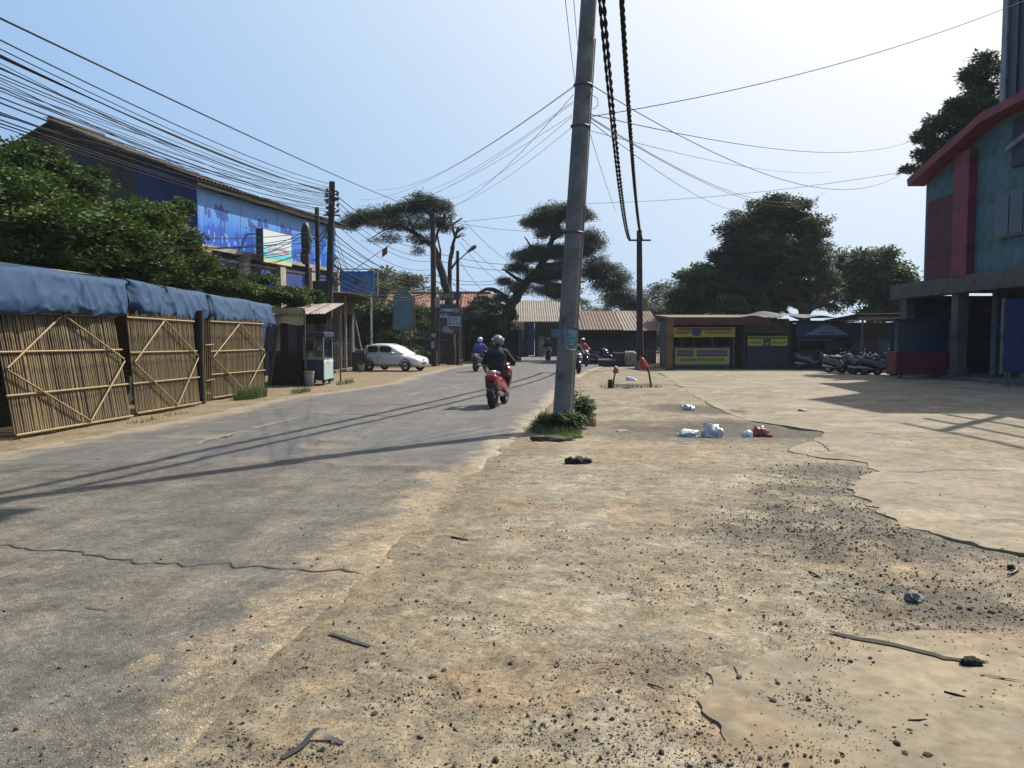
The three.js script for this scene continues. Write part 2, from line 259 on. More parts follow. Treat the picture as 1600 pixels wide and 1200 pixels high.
function roadC(x, d) {
  const s0 = edgeR(d) - x, s1 = x - edgeL(d), a = fbm(x * 0.6, d * 0.6, 4), b = fbm(x * 2.2 + 7, d * 2.2, 5), e = fbm(x * 9, d * 9, 3);
  const nw = sm(-0.02, 0.05, d - NEWY(x) + 0.3 * (fbm(x * 3, 3, 3) - 0.5) + 0.1 * (fbm(x * 11, d * 4, 2) - 0.5));
  let q = mix3([0.325, 0.305, 0.262], [0.26, 0.25, 0.225], sm(0.4, 0.65, a));
  q = mix3(q, [0.42, 0.38, 0.3], 0.5 * sm(0.55, 0.66, b)); q = mix3(q, [0.17, 0.16, 0.145], 0.4 * sm(0.58, 0.7, fbm(x * 1.4 - 50, d * 1.4, 5)));
  let n = mix3([0.2, 0.197, 0.193], [0.245, 0.236, 0.22], sm(0.35, 0.65, a)); n = mix3(n, [0.33, 0.3, 0.25], 0.6 * sm(0.54, 0.64, b)); n = mix3(n, [0.15, 0.148, 0.147], 0.5 * sm(0.6, 0.7, fbm(x * 1.7 - 30, d * 0.5, 4)));
  q = mix3(q, n, nw);
  const dr = sm(0.5, 0.2, s0 * (d < 9 ? 1 : 1.5) + 0.9 * (b - 0.5) + 0.5 * (e - 0.5)), dl = sm(0.8, 0.1, s1 + 1.0 * (b - 0.5));
  q = mix3(q, [0.68, 0.555, 0.38], 0.92 * Math.max(dr, dl));
  if (d < 5.5) q = mix3(q, [0.37, 0.33, 0.25], 0.35 * sm(0.42, 0.6, fbm(x * 1.1 + 60, d * 1.1, 4)) * sm(5.5, 3.5, d));
  for (const [p, rx, rz] of holes) q = mix3(q, [0.42, 0.35, 0.25], 0.85 * sm(1.1, 0.85, ell(x, d, p, rx, rz) + 0.9 * (fbm(x * 5, d * 5, 3) - 0.5)));
  const v = 0.88 + 0.24 * e; return [q[0] * v, q[1] * v, q[2] * v];
}
{
  const n = 210;
  const build = (a, b, name, map, bump, tile, sc) => { const rs = rows.filter(d => d >= a && d <= b); return structure(name, grid(n, rs.length, (i, j) => { const d = rs[j], x = lerp(edgeL(d) - 0.5, edgeR(d) + 0.5, i / (n - 1)); return [x, roadH(x, d), -d, ...roadC(x, d), x / tile, d / tile]; }), gm(map, bump, tile, sc, { roughness: 0.88, color: new THREE.Color().setScalar(0.73) })); };
  const cut = rows.findIndex(d => d > 8.95);
  build(-4, rows[cut], 'road', asphaltMap, asphaltBump, 1.5, 0.006);
  build(rows[cut], 125, 'road_resurfacing', smoothMap, grimeBump, 1.0, 0.004);
}
const slabTop = d => 0.012 + 0.012 * sm(0.35, 0.6, fbm(d * 1.9 + 3, 7, 3)) * sm(11, 8, d);
function e2(d) { return patchEdge(d) + 0.2 * (fbm(d * 5, 8, 4) - 0.5); }
function patchH(x, d) { const s = Math.sqrt(Math.max(0, x - e2(d)) / 5.5); return 0.016 + 0.05 * (fbm(x * 3.1, d * 3.1, 4) - 0.46) * sm(0.9, 0.0, s * 2) + 0.008 * sm(0, 0.5, s); }
function slabC(x, d) {
  const a = fbm(x * 0.5 + 20, d * 0.5, 4), b = fbm(x * 1.7, d * 1.7 + 30, 5), e = fbm(x * 10, d * 10, 3);
  let q = mix3([0.47, 0.39, 0.265], [0.41, 0.35, 0.25], sm(0.4, 0.62, a)); q = mix3(q, [0.46, 0.36, 0.235], 0.6 * sm(0.5, 0.65, b)); q = mix3(q, [0.34, 0.29, 0.21], 0.5 * sm(0.57, 0.68, fbm(x * 1.1, d * 3.2 + 11, 4)));
  q = mix3(q, DARK, 0.55 * sm(0.6, 0.68, fbm(x * 2.6 + 70, d * 2.6, 5)) + 0.4 * sm(0.64, 0.7, fbm(x * 7 + 20, d * 5, 4))); q = mix3(q, TAN, 0.8 * sm(0.55, 0.1, x - slabEdge(d) + 0.9 * (b - 0.5) + 0.5 * (e - 0.5)));
  const v = 0.9 + 0.2 * e; return [q[0] * v, q[1] * v, q[2] * v];
}
{
  const rs = rows.filter(d => d > 3.3 && d < 41.5), cx = []; let t = 0; while (t < 30) { cx.push(t); t += 0.05 + 0.03 * t; }
  const e = d => slabEdge(d) + (d < 24 ? 0.14 : 0.4) * (fbm(d * 4, 2, 4) - 0.5) + 0.05 * (fbm(d * 19, 5, 2) - 0.5) + (d < 12 ? 0.1 * (hash(Math.floor(d * 6.3), 2) - 0.5) + 0.06 * (hash(Math.floor(d * 15), 4) - 0.5) : 0);
  structure('concrete_lot', grid(cx.length + 2, rs.length, (i, j) => { const d = rs[j], x = i === 0 ? e(d) - 0.01 : i === 1 ? e(d) + 0.006 : e(d) + 0.02 + cx[i - 2]; const hh = slabTop(d), y = i === 0 ? -0.1 : hh + 0.014 * (fbm(x * 0.8, d * 0.8, 3) - 0.5) - (x > 4 && d < 13 && d > 9.5 ? 0 : 0); return [x, y, -d, ...slabC(x, d), x / 2.3, d / 2.3]; }), gm(slabMap, grimeBump, 2.3, 0.004));
  const r2 = rows.filter(d => d > 1.2 && d < 3.95);
  structure('concrete_patch', grid(90, r2.length, (i, j) => { const d = r2[j], s = i / 89, x = e2(d) + s * s * 5.5, nz = fbm(x * 3.1, d * 3.1, 4); return [x, i === 0 ? -0.06 : patchH(x, d), -d, ...mix3(slabC(x + 3, d), dirtC(x, d), sm(0.38, 0.56, fbm(x * 2.1, d * 2.1 + 50, 5))), x / 2.3, d / 2.3]; }), gm(slabMap, grimeBump, 2.3, 0.006));
}
// cracks: thin jagged seams filled with dark grit
const gritM = mat([0.055, 0.045, 0.033], 1, { bump: 0 });
function seam(name, pts, w, yf, amp = 0.045) {
  const P = []; for (let i = 0; i < pts.length - 1; i++) { const n = Math.max(2, Math.round(pts[i].distanceTo(pts[i + 1]) / 0.05)); for (let k = 0; k < n; k++) P.push(pts[i].clone().lerp(pts[i + 1], k / n)); }
  P.push(pts[pts.length - 1].clone());
  const out = P.map((p, i) => { const t = i / (P.length - 1); const n = amp * (fbm(p.x * 9, p.z * 9, 3) - 0.5) * 2, ww = w * (0.25 + 1.3 * fbm(i * 0.45, 3, 3)) * sm(0, 0.06, t) * sm(1, 0.94, t) + 0.0012; const q = p.clone(); const a = pts[pts.length - 1].clone().sub(pts[0]).normalize(); const nx = -a.z, nz = a.x; q.x += nx * n; q.z += nz * n; return [q, nx * ww, nz * ww]; });
  const g = grid(2, out.length, (i, j) => { const [q, nx, nz] = out[j], s = i ? 1 : -1, x = q.x + nx * s, z = q.z + nz * s; return [x, yf(x, -z) + 0.005, z]; }); g.userData.keepUV = false;
  structure(name, g, gritM);
}
const G = a => a.map(([x, y]) => gp(x, y));
seam('road_crack', G([[-30, 862], [60, 868], [140, 878], [180, 885], [270, 891], [400, 889], [480, 896], [580, 900]]), 0.008, roadH, 0.09);
seam('road_crack', G([[175, 965], [150, 961], [130, 960]]), 0.004, roadH);
seam('road_crack', G([[0, 741], [90, 742], [190, 742]]), 0.006, roadH);
seam('road_crack', G([[555, 638], [610, 637], [680, 637]]), 0.02, roadH);
seam('road_crack', G([[500, 654], [560, 652], [620, 656]]), 0.02, roadH);
const slabY = (x, d) => slabTop(d) + 0.014 * (fbm(x * 0.8, d * 0.8, 3) - 0.5) + 0.001;
seam('lot_crack', G([[1380, 740], [1440, 741], [1475, 736], [1530, 737], [1600, 738]]), 0.008, slabY);
seam('lot_crack', G([[1260, 685], [1285, 696], [1300, 708], [1350, 718]]), 0.008, slabY);
seam('lot_crack', G([[1330, 625], [1400, 629], [1460, 627]]), 0.014, slabY);
const patchY = (x, d) => Math.max(patchH(x, d), dirtH(x, d)) + 0.001;
seam('patch_crack', G([[1290, 991], [1340, 1003], [1400, 1016], [1460, 1030], [1508, 1042], [1545, 1043]]), 0.02, patchY);
seam('patch_crack', G([[1530, 1062], [1560, 1072], [1600, 1076]]), 0.004, patchY);
// worn centre line
{
  const m = mat([0.3, 0.28, 0.235], 0.9, { bump: 0 }), pts = [[300, 702], [350, 686], [420, 668], [500, 651], [570, 636], [640, 621], [700, 608], [745, 598], [790, 587]].map(q => gp(...q)), q = rng(9);
  const parts = [];
  for (let i = 0; i < pts.length - 1; i++) for (let k = 0; k < 26; k++) {
    const t = q(), p = pts[i].clone().lerp(pts[i + 1], t), L = 0.12 + 0.5 * q() * q() * 2, W = 0.03 + 0.07 * q(); if (fbm(p.x * 2, p.z * 2, 3) < 0.55 || q() < 0.45) continue;
    const dir = pts[i + 1].clone().sub(pts[i]).normalize(), a = Math.atan2(dir.x, dir.z); const n = 7, sh = new THREE.Shape();
    for (let s = 0; s < n; s++) { const an = s / n * 6.283, r = 0.55 + 0.7 * q(); sh[s ? 'lineTo' : 'moveTo'](Math.cos(an) * W * r, Math.sin(an) * L * r); }
    const g = new THREE.ShapeGeometry(sh).rotateX(-Math.PI / 2).rotateY(a).translate(p.x + (q() - 0.5) * 0.08, 0, p.z); const P = g.attributes.position; for (let s = 0; s < P.count; s++) P.setY(s, roadH(P.getX(s), -P.getZ(s)) + 0.006); parts.push(g);
  }
  structure('road_marking', parts, m);
}
const groundAt = (x, d) => Math.max(dirtH(x, d), x > edgeL(d) - 0.4 && x < edgeR(d) + 0.4 ? roadH(x, d) : -1, d > 3.4 && d < 41 && x > slabEdge(d) ? slabY(x, d) : -1, d > 1.3 && d < 3.9 && x > patchEdge(d) + 0.1 ? 0.02 : -1);
const onG = p => V(p.x, groundAt(p.x, -p.z), p.z);

// ---------- loose stones ----------
function pebble(seed, flat = 0.7) { const q = rng(seed), g = new THREE.IcosahedronGeometry(1, 0); const P = g.attributes.position, m = new Map(); for (let i = 0; i < P.count; i++) { const k = P.getX(i).toFixed(3) + P.getY(i).toFixed(3) + P.getZ(i).toFixed(3); if (!m.has(k)) m.set(k, 0.65 + 0.6 * q()); const s = m.get(k); P.setXYZ(i, P.getX(i) * s, P.getY(i) * s * flat, P.getZ(i) * s); } g.computeVertexNormals(); return g; }
{
  const q = rng(31), mats = [[0.06, 0.046, 0.031], [0.1, 0.076, 0.05], [0.22, 0.18, 0.12]];
  const stonesM = new THREE.MeshStandardMaterial({ roughness: 0.95, color: new THREE.Color().setScalar(0.8) });
  const list = [[], [], []], big = [];
  const dens = (x, d) => { let g = 0; for (const p of rubble) g = Math.max(g, sm(1.5, 0.2, ell(x, d, p, 0.9, 0.9))); if (d > 4.6 && d < 10) g = Math.max(g, 0.9 * sm(0.3, 0.0, Math.abs(x - slabEdge(d) + 0.08))); return 0.05 + 0.35 * sm(0.45, 0.6, fbm(x * 1.1 + 2, d * 1.1 + 7, 4)) + 0.9 * sm(0.56, 0.64, fbm(x * 2.6 + 12, d * 2.6 + 4, 4)) + 0.9 * g; };
  let tries = 0;
  while (list[0].length + list[1].length + list[2].length < 30000 && tries++ < 600000) {
    const d = 2.1 + 17 * q() * q(), x = lerp(-0.72 * d, 0.75 * d, q()); const off = x - edgeR(d);
    if (off < -0.9) { if (q() > 0.025) continue; } else if (off < 0.05) { if (q() > 0.25) continue; }
    if (x > slabEdge(d) + 0.05 && d > 3.4 && q() > 0.06) continue;
    if (q() > dens(x, d)) continue;
    const r = 0.0017 + 0.0056 * q() * q() * q() + (q() < 0.05 ? 0.007 * q() : 0);
    if (r < 0.0035 && d > 7) continue;
    list[q() < 0.55 ? 0 : q() < 0.6 ? 1 : 2].push([x, d, r]);
  }
  for (const p of rubble) for (let k = 0; k < 520; k++) { const a = q() * 6.283, r0 = Math.sqrt(q()) * 0.75 * (0.5 + fbm(p.x * 3 + Math.cos(a) * 2, Math.sin(a) * 2, 3)), x = p.x + Math.cos(a) * r0, d = -p.z + Math.sin(a) * r0 * 0.9; if (x < slabEdge(d) - 0.02) list[k % 4 ? 0 : 1].push([x, d, 0.003 + 0.009 * q() * q()]); }
  const M = new THREE.Matrix4(), Q = new THREE.Quaternion(), E = new THREE.Euler(), c = new THREE.Color();
  list.forEach((L, k) => {
    const im = new THREE.InstancedMesh(pebble(40 + k, 0.75), stonesM, L.length); im.name = ['dark_gravel', 'brown_gravel', 'pale_gravel'][k]; im.castShadow = im.receiveShadow = true;
    L.forEach(([x, d, r], i) => { E.set(q() * 6, q() * 6, q() * 6); M.compose(V(x, groundAt(x, d) + r * 0.35, -d), Q.setFromEuler(E), V(r * (0.8 + 0.7 * q()), r, r * (0.8 + 0.6 * q()))); im.setMatrixAt(i, M); const v = 0.65 + 0.7 * q(); c.setRGB(mats[k][0] * v, mats[k][1] * v, mats[k][2] * v); im.setColorAt(i, c); });
    tag(im, ['dark asphalt grit scattered over the dirt verge', 'brown gravel scattered over the dirt verge', 'pale gravel scattered over the dirt verge'][k], 'gravel'); im.userData.kind = 'stuff'; scene.add(im);
  });
  const geos = [0, 1, 2, 3, 4].map(k => boxUV(pebble(60 + k, 0.72), 0.2)), ms = [mat([0.1, 0.076, 0.053], 0.95), mat([0.15, 0.115, 0.08], 0.95), mat([0.24, 0.19, 0.13], 0.95)];
  const known = [[968, 1090, .028], [1155, 1068, .03], [870, 1045, .022], [1360, 1036, .026], [1334, 1072, .016], [1535, 1064, .022], [1401, 1172, .03], [1413, 1187, .03], [1422, 1150, .024], [1450, 1190, .03], [1267, 935, .03], [1243, 932, .026], [1250, 932, .022], [1331, 945, .026], [675, 1062, .028], [798, 1040, .03], [694, 1052, .024], [625, 1053, .028], [600, 1025, .026], [585, 1125, .026], [657, 1160, .026], [775, 1195, .03], [752, 1107, .02], [1290, 950, .02], [1500, 952, .03], [1515, 955, .03], [1548, 958, .034], [1530, 960, .028], [1545, 965, .03], [1433, 985, .026], [1380, 930, .022], [1525, 940, .02], [1105, 833, .03], [1018, 828, .024], [910, 885, .03], [1002, 868, .03], [1140, 960, .022], [1110, 1005, .02], [860, 935, .026], [935, 930, .02], [366, 992, .02], [296, 958, .014], [415, 985, .016], [880, 1110, .018], [980, 1118, .02], [930, 1132, .02], [1190, 1125, .014]];
  for (const [px, py, r] of known) { const p = gp(px, py); big.push([p.x, -p.z, r * 0.5]); }
  while (big.length < 110) { const d = 2.6 + 6 * q(), x = lerp(-0.2 * d, 0.66 * d, q()); if (x < edgeR(d) + 0.15 || (d > 4.5 && x > slabEdge(d)) || q() > dens(x, d)) continue; big.push([x, d, 0.006 + 0.009 * q() * q()]); }
  big.forEach(([x, d, r], i) => { const o = new THREE.Mesh(geos[i % 5], ms[i % 3]); o.castShadow = o.receiveShadow = true; o.name = numbered('stone'); o.scale.set(r * (0.9 + 0.4 * q()), r * 0.9, r); o.rotation.y = q() * 6; o.position.set(x, groundAt(x, d) + r * 0.32, -d); tag(o, 'dark broken asphalt lump lying on the dirt verge', 'stone', 'asphalt lumps on the dirt verge'); scene.add(o); });
}

// ---------- vegetation ----------
function leafSpray(n, L, W, spread, seed) {               // a spray of folded leaves round a short twig
  const q = rng(seed), pos = [], nor = [];
  for (let i = 0; i < n; i++) {
    const th = q() * 6.283, ph = Math.acos(1 - 1.7 * q()), r = spread * (0.35 + 0.65 * q());
    const o = V(Math.sin(ph) * Math.cos(th) * r, Math.cos(ph) * r * 0.7, Math.sin(ph) * Math.sin(th) * r);
    const dir = V(Math.cos(th + (q() - 0.5) * 1.4), 0.35 - 0.9 * q(), Math.sin(th + (q() - 0.5) * 1.4)).normalize(), side = V().crossVectors(dir, V(q() - 0.5, 1, q() - 0.5)).normalize(), up = V().crossVectors(side, dir);
    const l = L * (0.7 + 0.6 * q()), w = W * (0.7 + 0.6 * q()), a = o, b = o.clone().addScaledVector(dir, l), m = o.clone().addScaledVector(dir, l * 0.45).addScaledVector(up, -w * 0.25);
    const s1 = o.clone().addScaledVector(dir, l * 0.45).addScaledVector(side, w / 2), s2 = o.clone().addScaledVector(dir, l * 0.45).addScaledVector(side, -w / 2);
    for (const t of [[a, s1, b], [a, b, s2]]) for (const p of t) pos.push(p.x, p.y, p.z);
  }
  const g = new THREE.BufferGeometry(); g.setAttribute('position', new THREE.Float32BufferAttribute(pos, 3)); g.computeVertexNormals(); return g;
}
const leafM = new THREE.MeshPhysicalMaterial({ roughness: 0.75, specularIntensity: 0.35, transmission: 0.3, thickness: 0, side: THREE.DoubleSide });
const broad = [leafSpray(16, 0.17, 0.085, 0.26, 1), leafSpray(16, 0.16, 0.08, 0.28, 2)], fine = [leafSpray(26, 0.15, 0.06, 0.42, 3), leafSpray(24, 0.15, 0.06, 0.45, 4)], coarse = [leafSpray(18, 0.3, 0.14, 0.5, 5)], small = [leafSpray(12, 0.07, 0.03, 0.08, 6)];
function leaves(name, clumps, geos, colour, parent, seed, opt = {}) {  // clumps: [centre, rx, ry, rz, count]
  const q = rng(seed), M = new THREE.Matrix4(), Q = new THREE.Quaternion(), E = new THREE.Euler(), c = new THREE.Color(), lists = geos.map(() => []);
  for (const [p, rx, ry, rz, n0] of clumps) { const n = Math.round(n0 * (opt.mult ?? 1));
    const subs = []; const ns = Math.max(4, Math.round(n / (opt.per ?? 26)));
    for (let k = 0; k < ns; k++) { const u = q() * 2 - 1, th = q() * 6.283, s = Math.sqrt(1 - u * u), r = (opt.core ?? 0.55) + (1 - (opt.core ?? 0.55)) * q(); subs.push([s * Math.cos(th) * r, u * r, s * Math.sin(th) * r, 0.7 + 0.6 * q()]); }
    for (let k = 0; k < n; k++) {
      const sb = subs[Math.floor(q() * ns)], w = (opt.clump ?? 0.28) * sb[3], g1 = () => (q() + q() + q() - 1.5) * 1.1;
      const x = p.x + (sb[0] + g1() * w) * rx, y = p.y + (sb[1] + g1() * w * 0.75) * ry, z = p.z + (sb[2] + g1() * w) * rz; if (y < (opt.floor ?? 0.12)) continue;
      lists[Math.floor(q() * geos.length)].push([x, y, z, (opt.scale ?? 1) * (0.7 + 0.6 * q()), 0.72 + 0.56 * sb[3] * q() + 0.1]);
    }
  }
  lists.forEach((L, k) => {
    const im = new THREE.InstancedMesh(geos[k], leafM, L.length); im.name = name; im.castShadow = im.receiveShadow = true; im.userData.kind = 'stuff';
    L.forEach(([x, y, z, s, v], i) => { E.set((q() - 0.5) * 0.9, q() * 6.283, (q() - 0.5) * 0.9); M.compose(V(x, y, z).sub(parent.position), Q.setFromEuler(E), V(s, s, s)); im.setMatrixAt(i, M); const y2 = q() < 0.12 ? 1.5 : 1; c.setRGB(colour[0] * v * y2, colour[1] * v, colour[2] * v); im.setColorAt(i, c); });
    parent.add(im);
  });
}
const barkM = mat([0.085, 0.068, 0.052], 0.95, { map: streakMap, tile: 0.8, bump: 0.02 }), barkGrey = mat([0.13, 0.115, 0.095], 0.95, { map: streakMap, tile: 0.8, bump: 0.02 });
function limb(pts, r0, r1, seed = 1) { const c = new THREE.CatmullRomCurve3(pts), n = Math.max(5, pts.length * 4), P = c.getPoints(n), q = rng(seed); return tube(P.map((p, i) => i ? p.add(V((q() - 0.5) * r0 * 0.35, 0, (q() - 0.5) * r0 * 0.35)) : p), P.map((_, i) => lerp(r0, r1, (i / n) ** 0.8)), 7); }
function tree(name, label, base, limbs, clumps, geos, colour, seed, opt = {}) {
  const t = thing(name, label, 'tree', base, 0, opt.group);
  if (limbs.length) mk('trunk', limbs.map(([pts, a, b], i) => limb(pts.map(p => p.clone().sub(base)), a, b, seed + i)), opt.bark ?? barkM, t);
  leaves('crown', clumps, geos, colour, t, seed, opt);
  return t;
}
const pc = (px, py, d, rx, ry, rz, n) => [at(px, py, d), rx, ry, rz, n];

// hedge trees behind the stalls on the left
const HG = [0.056, 0.1, 0.013];
{
  const fl = { floor: 1.2, core: 0.35, clump: 0.19, per: 17, scale: 0.68, mult: 1.6 };
  const b1 = V(-12.9, 0, -17);
  tree('leafy_tree', 'dark green leafy tree beside the grey gable wall', b1, [[[b1, V(-12.8, 2, -17), at(10, 330, 17)], 0.16, 0.05]], [pc(-40, 300, 17.5, 2.2, 1.5, 1.8, 1500), pc(55, 285, 18, 1.5, 0.85, 1.3, 700), pc(-120, 330, 17, 1.8, 2, 1.8, 500)], broad, [0.045, 0.085, 0.016], 101, fl);
  const b2 = V(-11.3, 0, -16.5);
  tree('leafy_tree', 'bright leafy tree rising above the blue tarp of the stall', b2, [[[b2, V(-11.2, 1.6, -16.5), at(60, 380, 16.5)], 0.14, 0.05]], [pc(20, 350, 15.6, 1.6, 1.1, 1.4, 1100), pc(105, 380, 16.5, 1.7, 0.9, 1.4, 1000), pc(30, 410, 15.5, 2.2, 0.9, 1.3, 900), pc(150, 415, 16.5, 1.7, 0.7, 1.2, 700)], broad, HG, 102, fl);
  const b3 = V(-10.9, 0, -20.6);
  tree('leafy_tree', 'bright leafy tree in front of the blue painted wall', b3, [[[b3, V(-10.9, 1.8, -20.6), at(210, 350, 21)], 0.14, 0.05]], [pc(195, 352, 21, 1.5, 0.7, 1.2, 900), pc(240, 338, 21.5, 0.7, 0.35, 0.8, 350), pc(290, 322, 22, 0.35, 0.1, 0.4, 50), pc(220, 372, 20.5, 1.5, 0.9, 1.2, 1000), pc(262, 410, 21.5, 1.25, 0.75, 1.1, 800), pc(190, 420, 20, 1.8, 0.6, 1.1, 700)], broad, HG, 103, fl);
  const b4 = V(-9.6, 0, -25.2);
  tree('leafy_tree', 'low leafy tree below the white columns of the blue building', b4, [[[b4, V(-9.5, 1.4, -25.2), at(380, 450, 25.2)], 0.1, 0.04]], [pc(318, 432, 24.5, 1.1, 0.6, 1.0, 700), pc(385, 453, 25.5, 1.2, 0.45, 1.0, 600), pc(440, 464, 26.5, 1.0, 0.3, 0.8, 380), pc(330, 455, 24, 1.3, 0.5, 1.0, 500), pc(478, 468, 27.5, 0.6, 0.35, 0.6, 260)], broad, HG, 104, fl);
}
// umbrella-shaped rain tree by the sign
{
  const b = V(...gp(706, 570).toArray()), d = -b.z, C = [0.042, 0.068, 0.028];
  const j = at(677, 385, d), k = at(647, 364, d - 0.5), l = at(622, 352, d - 1);
  tree('rain_tree', 'flat topped rain tree with a bare leaning trunk', b, [[[b, at(702, 470, d), at(688, 420, d), j], 0.3, 0.2], [[j, k, l, at(570, 345, d - 1.5)], 0.18, 0.04], [[j, at(675, 350, d), at(668, 325, d)], 0.15, 0.04], [[k, at(640, 345, d), at(630, 330, d)], 0.1, 0.03], [[j, at(690, 350, d + 1), at(706, 335, d + 1)], 0.1, 0.03], [[l, at(600, 360, d - 2), at(580, 372, d - 2)], 0.07, 0.02], [[at(684, 420, d), at(688, 395, d), at(684, 370, d)], 0.1, 0.04]],
    [pc(556, 346, d - 1.5, 1.0, 0.4, 1.2, 190), pc(583, 338, d - 1, 1.2, 0.42, 1.5, 260), pc(612, 333, d, 1.3, 0.42, 1.7, 300), pc(642, 325, d, 1.3, 0.5, 1.8, 330), pc(668, 316, d, 1.3, 0.4, 1.8, 320), pc(688, 326, d + 0.5, 0.8, 0.38, 1.4, 170), pc(640, 352, d - 1, 1.5, 0.35, 1.4, 170), pc(600, 352, d - 1.5, 1.2, 0.3, 1.2, 110), pc(600, 372, d - 2, 0.9, 0.28, 1, 60), pc(655, 372, d, 0.8, 0.4, 1, 110), pc(652, 390, d, 0.45, 0.25, 0.6, 36), pc(690, 352, d + 1, 0.9, 0.4, 1, 120), pc(545, 352, d - 2, 0.4, 0.22, 0.6, 50), pc(668, 348, d, 1.1, 0.5, 1.2, 170), pc(700, 355, d + 1, 0.5, 0.25, 0.6, 40)], fine, C, 111, { floor: 3, core: 0.35, clump: 0.2, per: 6, scale: 0.7, mult: 1.0 });
  const b2 = V(...gp(712, 567).toArray()), d2 = -b2.z + 0.6;
  tree('pruned_tree', 'bare pruned tree with stubby cut branches beside the street lamp', b2, [[[b2, at(703, 460, d2), at(704, 407, d2), at(707, 385, d2), at(711, 370, d2), at(716, 355, d2)], 0.2, 0.07], [[at(711, 370, d2), at(706, 352, d2), at(704, 340, d2)], 0.1, 0.07], [[at(706, 352, d2), at(714, 346, d2), at(722, 341, d2)], 0.07, 0.05], [[at(713, 364, d2), at(720, 358, d2), at(724, 356, d2)], 0.08, 0.06], [[at(712, 372, d2), at(720, 368, d2)], 0.06, 0.07], [[at(703, 410, d2), at(708, 390, d2), at(710, 374, d2)], 0.11, 0.07], [[at(705, 420, d2), at(712, 410, d2), at(716, 400, d2)], 0.09, 0.05]],
    [pc(704, 340, d2, 0.25, 0.18, 0.25, 18), pc(722, 357, d2, 0.2, 0.15, 0.2, 12), pc(721, 367, d2, 0.2, 0.15, 0.2, 12)], fine, C, 112, { floor: 3, scale: 0.5, per: 6, bark: barkM });
}
// large tree behind the concrete pole
{
  const b = V(-0.6, 0, -56), d = 56, C = [0.045, 0.07, 0.032];
  tree('spreading_tree', 'large spreading tree with layered crown behind the concrete pole', b, [[[b, at(795, 490, d), at(812, 455, d), at(844, 417, d), at(865, 373, d), at(875, 345, d)], 0.55, 0.12], [[at(821, 444, d), at(800, 430, d + 1), at(785, 420, d + 1)], 0.2, 0.05], [[at(844, 417, d), at(880, 410, d), at(920, 395, d)], 0.25, 0.05], [[at(830, 435, d), at(870, 445, d - 2), at(915, 440, d - 2)], 0.25, 0.06], [[at(855, 395, d), at(830, 385, d), at(820, 370, d)], 0.14, 0.04], [[at(865, 373, d), at(895, 355, d), at(915, 345, d)], 0.16, 0.04], [[at(800, 478, d), at(775, 455, d), at(760, 452, d), at(745, 460, d)], 0.26, 0.08]],
    [pc(868, 333, d, 1.5, 0.65, 1.8, 300), pc(840, 346, d, 1.2, 0.45, 1.5, 200), pc(900, 336, d, 1.3, 0.6, 1.6, 230), pc(862, 360, d, 1.2, 0.5, 1.5, 160), pc(850, 392, d, 1.6, 0.5, 1.8, 240), pc(824, 402, d, 1.3, 0.4, 1.5, 170), pc(885, 395, d, 1.5, 0.7, 1.6, 220), pc(806, 418, d + 1, 0.9, 0.35, 1.2, 90), pc(845, 430, d, 1.6, 0.5, 1.6, 190), pc(880, 425, d - 1, 1.5, 0.6, 1.6, 200), pc(915, 380, d, 1.2, 1.1, 1.5, 250), pc(930, 420, d, 1.3, 1.0, 1.5, 220), pc(870, 455, d - 1, 2.0, 0.5, 1.6, 200), pc(810, 450, d, 1.2, 0.4, 1.2, 90), pc(790, 440, d + 1, 0.5, 0.25, 0.6, 40), pc(955, 440, d, 1.5, 1.2, 1.6, 260), pc(990, 470, d, 1.6, 1.0, 1.6, 220)], fine, C, 121, { floor: 2, core: 0.35, clump: 0.26, per: 8, scale: 0.9, mult: 2.3 });
  const e = V(-2.4, 0, -50);
  tree('leafy_tree', 'dark dense tree over the far left shopfront', e, [[[e, at(750, 520, 50), at(756, 480, 50)], 0.25, 0.1]], [pc(760, 495, 50, 1.5, 1.2, 1.4, 700), pc(735, 510, 50, 0.8, 1.2, 1.2, 300), pc(790, 500, 51, 1.0, 0.8, 1.0, 320), pc(768, 470, 51, 1.2, 0.5, 1.0, 220), pc(740, 545, 50, 1.0, 0.6, 0.8, 200)], broad, [0.03, 0.05, 0.022], 122, { floor: 0.4, core: 0.45 });
}
